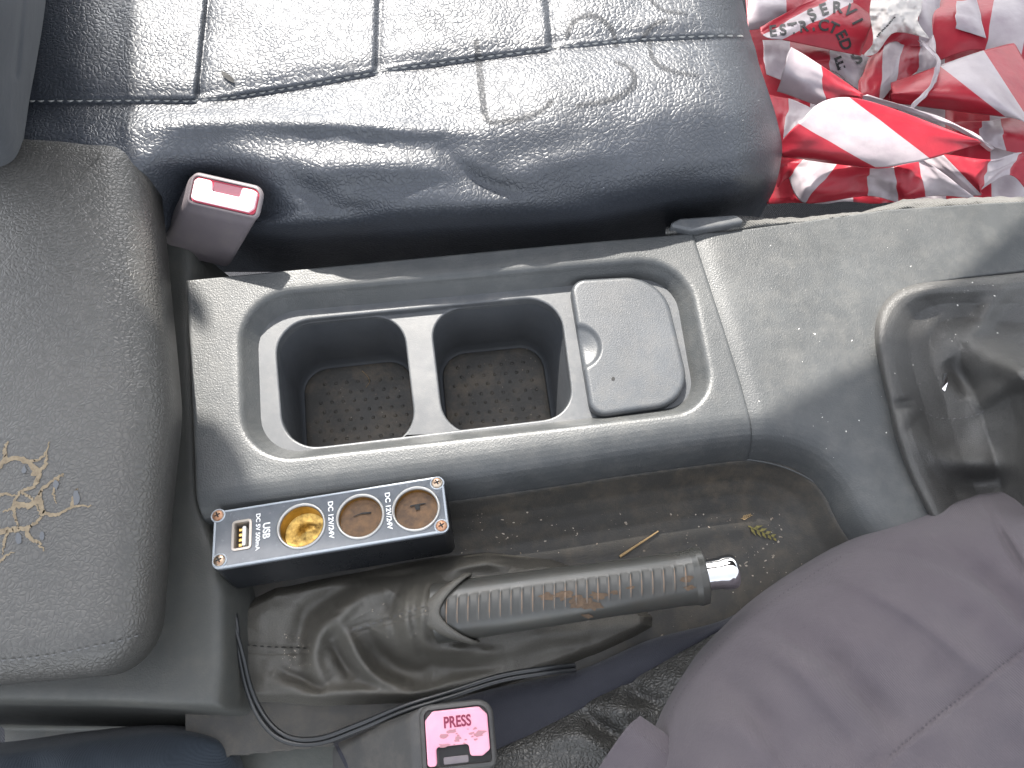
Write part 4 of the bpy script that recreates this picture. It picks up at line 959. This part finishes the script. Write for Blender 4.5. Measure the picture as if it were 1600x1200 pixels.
# letters printed on the tape
bpy.context.view_layer.update()
def letters(name, word, path, size, o, step=None):
    path = resample(cr1(np.array([Z7(*p) for p in path], float), 60), 200, False); parts = []
    L = np.linalg.norm(path[-1]-path[-2])*199; 
    for i, ch in enumerate(word):
        t = int(199*(i+.5)/len(word)); c = path[t]; tg = path[min(t+4, 199)]-path[max(t-4, 0)]; tg /= np.linalg.norm(tg); nv_ = np.array([tg[1], -tg[0]])
        v, f = text_mesh(ch, 1.0, 0, True)
        q = [c+tg*a*size+nv_*b*size for a, b, _ in v]
        h = surf_z(o, q, .0006)
        if len(h) == len(q): parts.append((np.array([z[0] for z in h]), f))
    if parts: return obj(name, *merge(parts), M['ink'], o, smooth=False)
letters('tape_lettering', 'RESTRICTED', [(20, 205), (75, 185), (180, 172), (300, 152), (400, 150), (470, 180), (500, 230), (520, 280)], 24, serv)
letters('tape_lettering', 'SERVICE', [(290, 105), (370, 65), (440, 48), (520, 58), (570, 115), (600, 190), (610, 270), (605, 310)], 25, serv)
mid_ = [o for o in bpy.data.objects if o.name.startswith('barrier_tape') and o['label'].startswith('pinkish')][0]
letters('tape_lettering', 'ES', [(430, 385), (490, 360), (560, 345), (620, 300)], 27, mid_)
low_ = [o for o in bpy.data.objects if o.name.startswith('barrier_tape') and o['label'].startswith('sunlit')][0]
# crumpled paper
pc = np.array([[(665, -40, -.075), (760, -45, -.07), (850, -45, -.072), (945, -40, -.08)], [(650, 60, -.068), (745, 55, -.060), (850, 60, -.064), (945, 50, -.072)], [(660, 135, -.066), (750, 120, -.058), (800, 95, -.064), (925, 120, -.066)], [(668, 245, -.066), (705, 240, -.064), (800, 178, -.07), (985, 212, -.068)], [(610, 318, -.07), (690, 300, -.068), (800, 180, -.078), (985, 214, -.07)]], float)
pc[..., 0], pc[..., 1] = 1180+pc[..., 0]*.275, pc[..., 1]*.275
G = up2(pc, 60, 50); G[..., 2] += .004*vnoise(G[..., 0], G[..., 1], 1/13., 90)+.002*vnoise(G[..., 0], G[..., 1], 1/6., 91)
pa = grid('paper_label', P(G[..., 0], G[..., 1], G[..., 2]), M['paper'], thick=.0002); tag(pa, 'crumpled white paper label with small print on top of the tape pile', 'paper')
bpy.context.view_layer.update()
pr = []
for i in range(13):
    t = i/12; x, y = 700+t*95, 205-t*110; w_ = 7+random.random()*9
    q = surf_z(pa, [Z7(x-3, y-3), Z7(x+3, y+2), Z7(x+3-w_*.9, y+2+w_*1.3*.4), Z7(x-3-w_*.9, y-3+w_*.4*1.3)], .0005)
    if len(q) == 4: pr.append((np.array([z[0] for z in q]), [[0, 1, 2, 3]]))
if pr: obj('small_print', *merge(pr), M['ink'], pa, smooth=False)

# ------------------------------------------------------------ litter
def drop(px, py, objs):
    best = None
    for o in objs:
        q = surf_z(o, [(px, py)], 0)
        if q and (best is None or q[0][0][2] > best[0][2]): best = q[0]
    return best
byn = lambda n: [o for o in bpy.data.objects if o.name.split('.')[0] == n]
def scatter(name, boxes, targets, label, mat, rmin, rmax, cat='crumbs', kind='stuff', lift=.0):
    parts = []
    for (x0, x1, y0, y1, n) in boxes:
        for _ in range(n):
            x, y = random.uniform(x0, x1), random.uniform(y0, y1); h = drop(x, y, targets)
            if h is None: continue
            p, nr = h; r = rmin+(rmax-rmin)*random.random()**3; bm = bmesh.new(); bmesh.ops.create_icosphere(bm, subdivisions=1, radius=r)
            sc_ = (random.uniform(.5, 1.6), random.uniform(.4, 1.0), random.uniform(.25, .6)); a = random.random()*6.28
            v = np.array([tuple(q.co) for q in bm.verts])*sc_*(.8+.4*np.random.rand(len(bm.verts), 1)); v = np.stack([v[:, 0]*math.cos(a)-v[:, 1]*math.sin(a), v[:, 0]*math.sin(a)+v[:, 1]*math.cos(a), v[:, 2]], -1)+p
            parts.append((v, [[q.index for q in fc.verts] for fc in bm.faces])); bm.free()
    o = obj(name, *merge(parts), mat, smooth=False); tag(o, label, cat, kind=kind); return o
rec = byn('brake_recess'); 
scatter('crumbs', [(720, 1230, 800, 880, 150), (1120, 1260, 860, 960, 50), (800, 1100, 960, 1010, 30)], rec, 'pale crumbs and grit scattered in the hand brake recess', M['crumb'], .0002, .0011)
scatter('dust_specks', [(1190, 1440, 340, 640, 26), (1480, 1560, 440, 540, 26), (1160, 1400, 600, 720, 14)], byn('front_panel')+[gg], 'white dust specks on the front console panel', simple('dust white', (.6, .58, .54), .9), .00015, .0006)
scatter('cup_grit', [(485, 630, 590, 690, 60), (700, 850, 555, 650, 60), (820, 850, 545, 580, 12)], byn('cup_mat'), 'brown grit on the cup holder mats', M['crumb'], .00012, .0006)
scatter('gaiter_dirt', [(440, 485, 985, 1050, 60), (560, 680, 935, 1000, 30)], [ga], 'brown dirt gathered in the hand brake gaiter folds', M['crumb'], .00015, .0006)
scatter('seat_flecks', [(100, 200, 10, 80, 8), (300, 1100, 120, 300, 12), (1130, 1200, 100, 220, 8)], [cush], 'white flecks on the passenger seat', simple('fleck', (.6, .6, .6), .9), .0002, .0007)
# twig, conifer sprigs, seed leaf, hairs
def twig(name, pts, r, mat, label, cat, targets, lift=.0008):
    q = [drop(x, y, targets) for x, y in pts]; p = np.array([z[0]+z[1]*lift for z in q]); o = tube(name, p, np.linspace(r, r*.5, len(p)*6), mat, n=6, m=len(p)*6); tag(o, label, cat); return o
twig('twig', [(968, 870), (990, 855), (1010, 842), (1028, 830)], .0009, M['straw'], 'thin dry straw twig lying above the brake lever', 'twig', rec, .0015)
def sprig(name, px, py, ang, L, mat, label, targets):
    parts = []; h = drop(px, py, targets); p0, n0 = h; d0 = np.array([math.cos(ang), math.sin(ang), 0]); e0 = np.array([-d0[1], d0[0], 0])
    for k in range(9):
        t = k/8; s2 = 1 if k % 2 else -1; st_ = p0+d0*L*(t-.5)+np.array([0, 0, .001]); dr = d0*.75+e0*.65*s2; l = L*.42*(1-.55*t)
        tip = st_+dr*l+[0, 0, .0012]; w_ = L*.07; nb = np.cross(dr, (0, 0, 1))
        parts.append((np.array([st_, st_+dr*l*.4+nb*w_+[0, 0, .0006], tip, st_+dr*l*.4-nb*w_+[0, 0, .0002]]), [[0, 1, 2, 3]]))
    parts.append((np.array([p0-d0*L*.6-e0*L*.03, p0+d0*L*.5, p0-d0*L*.6+e0*L*.03])+[0, 0, .0012], [[0, 1, 2]]))
    o = obj(name, *merge(parts), mat, smooth=False); tag(o, label, 'sprig'); return o
sprig('conifer_sprig', 1190, 832, R(-25), .015, M['leaf'], 'yellow green conifer sprig at the right end of the brake recess', rec)
sprig('conifer_sprig', 1165, 808, R(20), .006, M['straw'], 'tiny dry sprig above the yellow green sprig', rec)
sprig('conifer_sprig', 778, 1190, R(15), .014, M['orange'], 'orange dry conifer sprig beside the pink PRESS button', [o for o in bpy.data.objects if o.name.startswith('cloth_edging')]+[fl_ for fl_ in byn('floor')])
q = surf_z(cush, [(346, 113), (352, 114), (360, 119), (366, 125), (366, 131), (358, 127), (350, 121)], .0012)
tag(obj('leaf_scrap', np.array([z[0] for z in q]), [list(range(len(q)))], M['dark'], smooth=False), 'small dark leaf scrap on the sunlit seat', 'leaf')
mats_ = byn('cup_mat')
twig('hair_strand', [(566, 580), (574, 588), (577, 596), (572, 606)], .00022, M['straw'], 'curled pale hair strand on the left cup mat', 'hair', mats_)
q = surf_z(byn('ashtray_lid')[0], [(958+3*math.cos(a), 592+3*math.sin(a)) for a in np.linspace(0, 6.28, 8)[:-1]], .0003)
tag(obj('grit_speck', np.array([z[0] for z in q]), [list(range(len(q)))], M['dark'], smooth=False), 'black grit speck on the closed lid', 'grit')
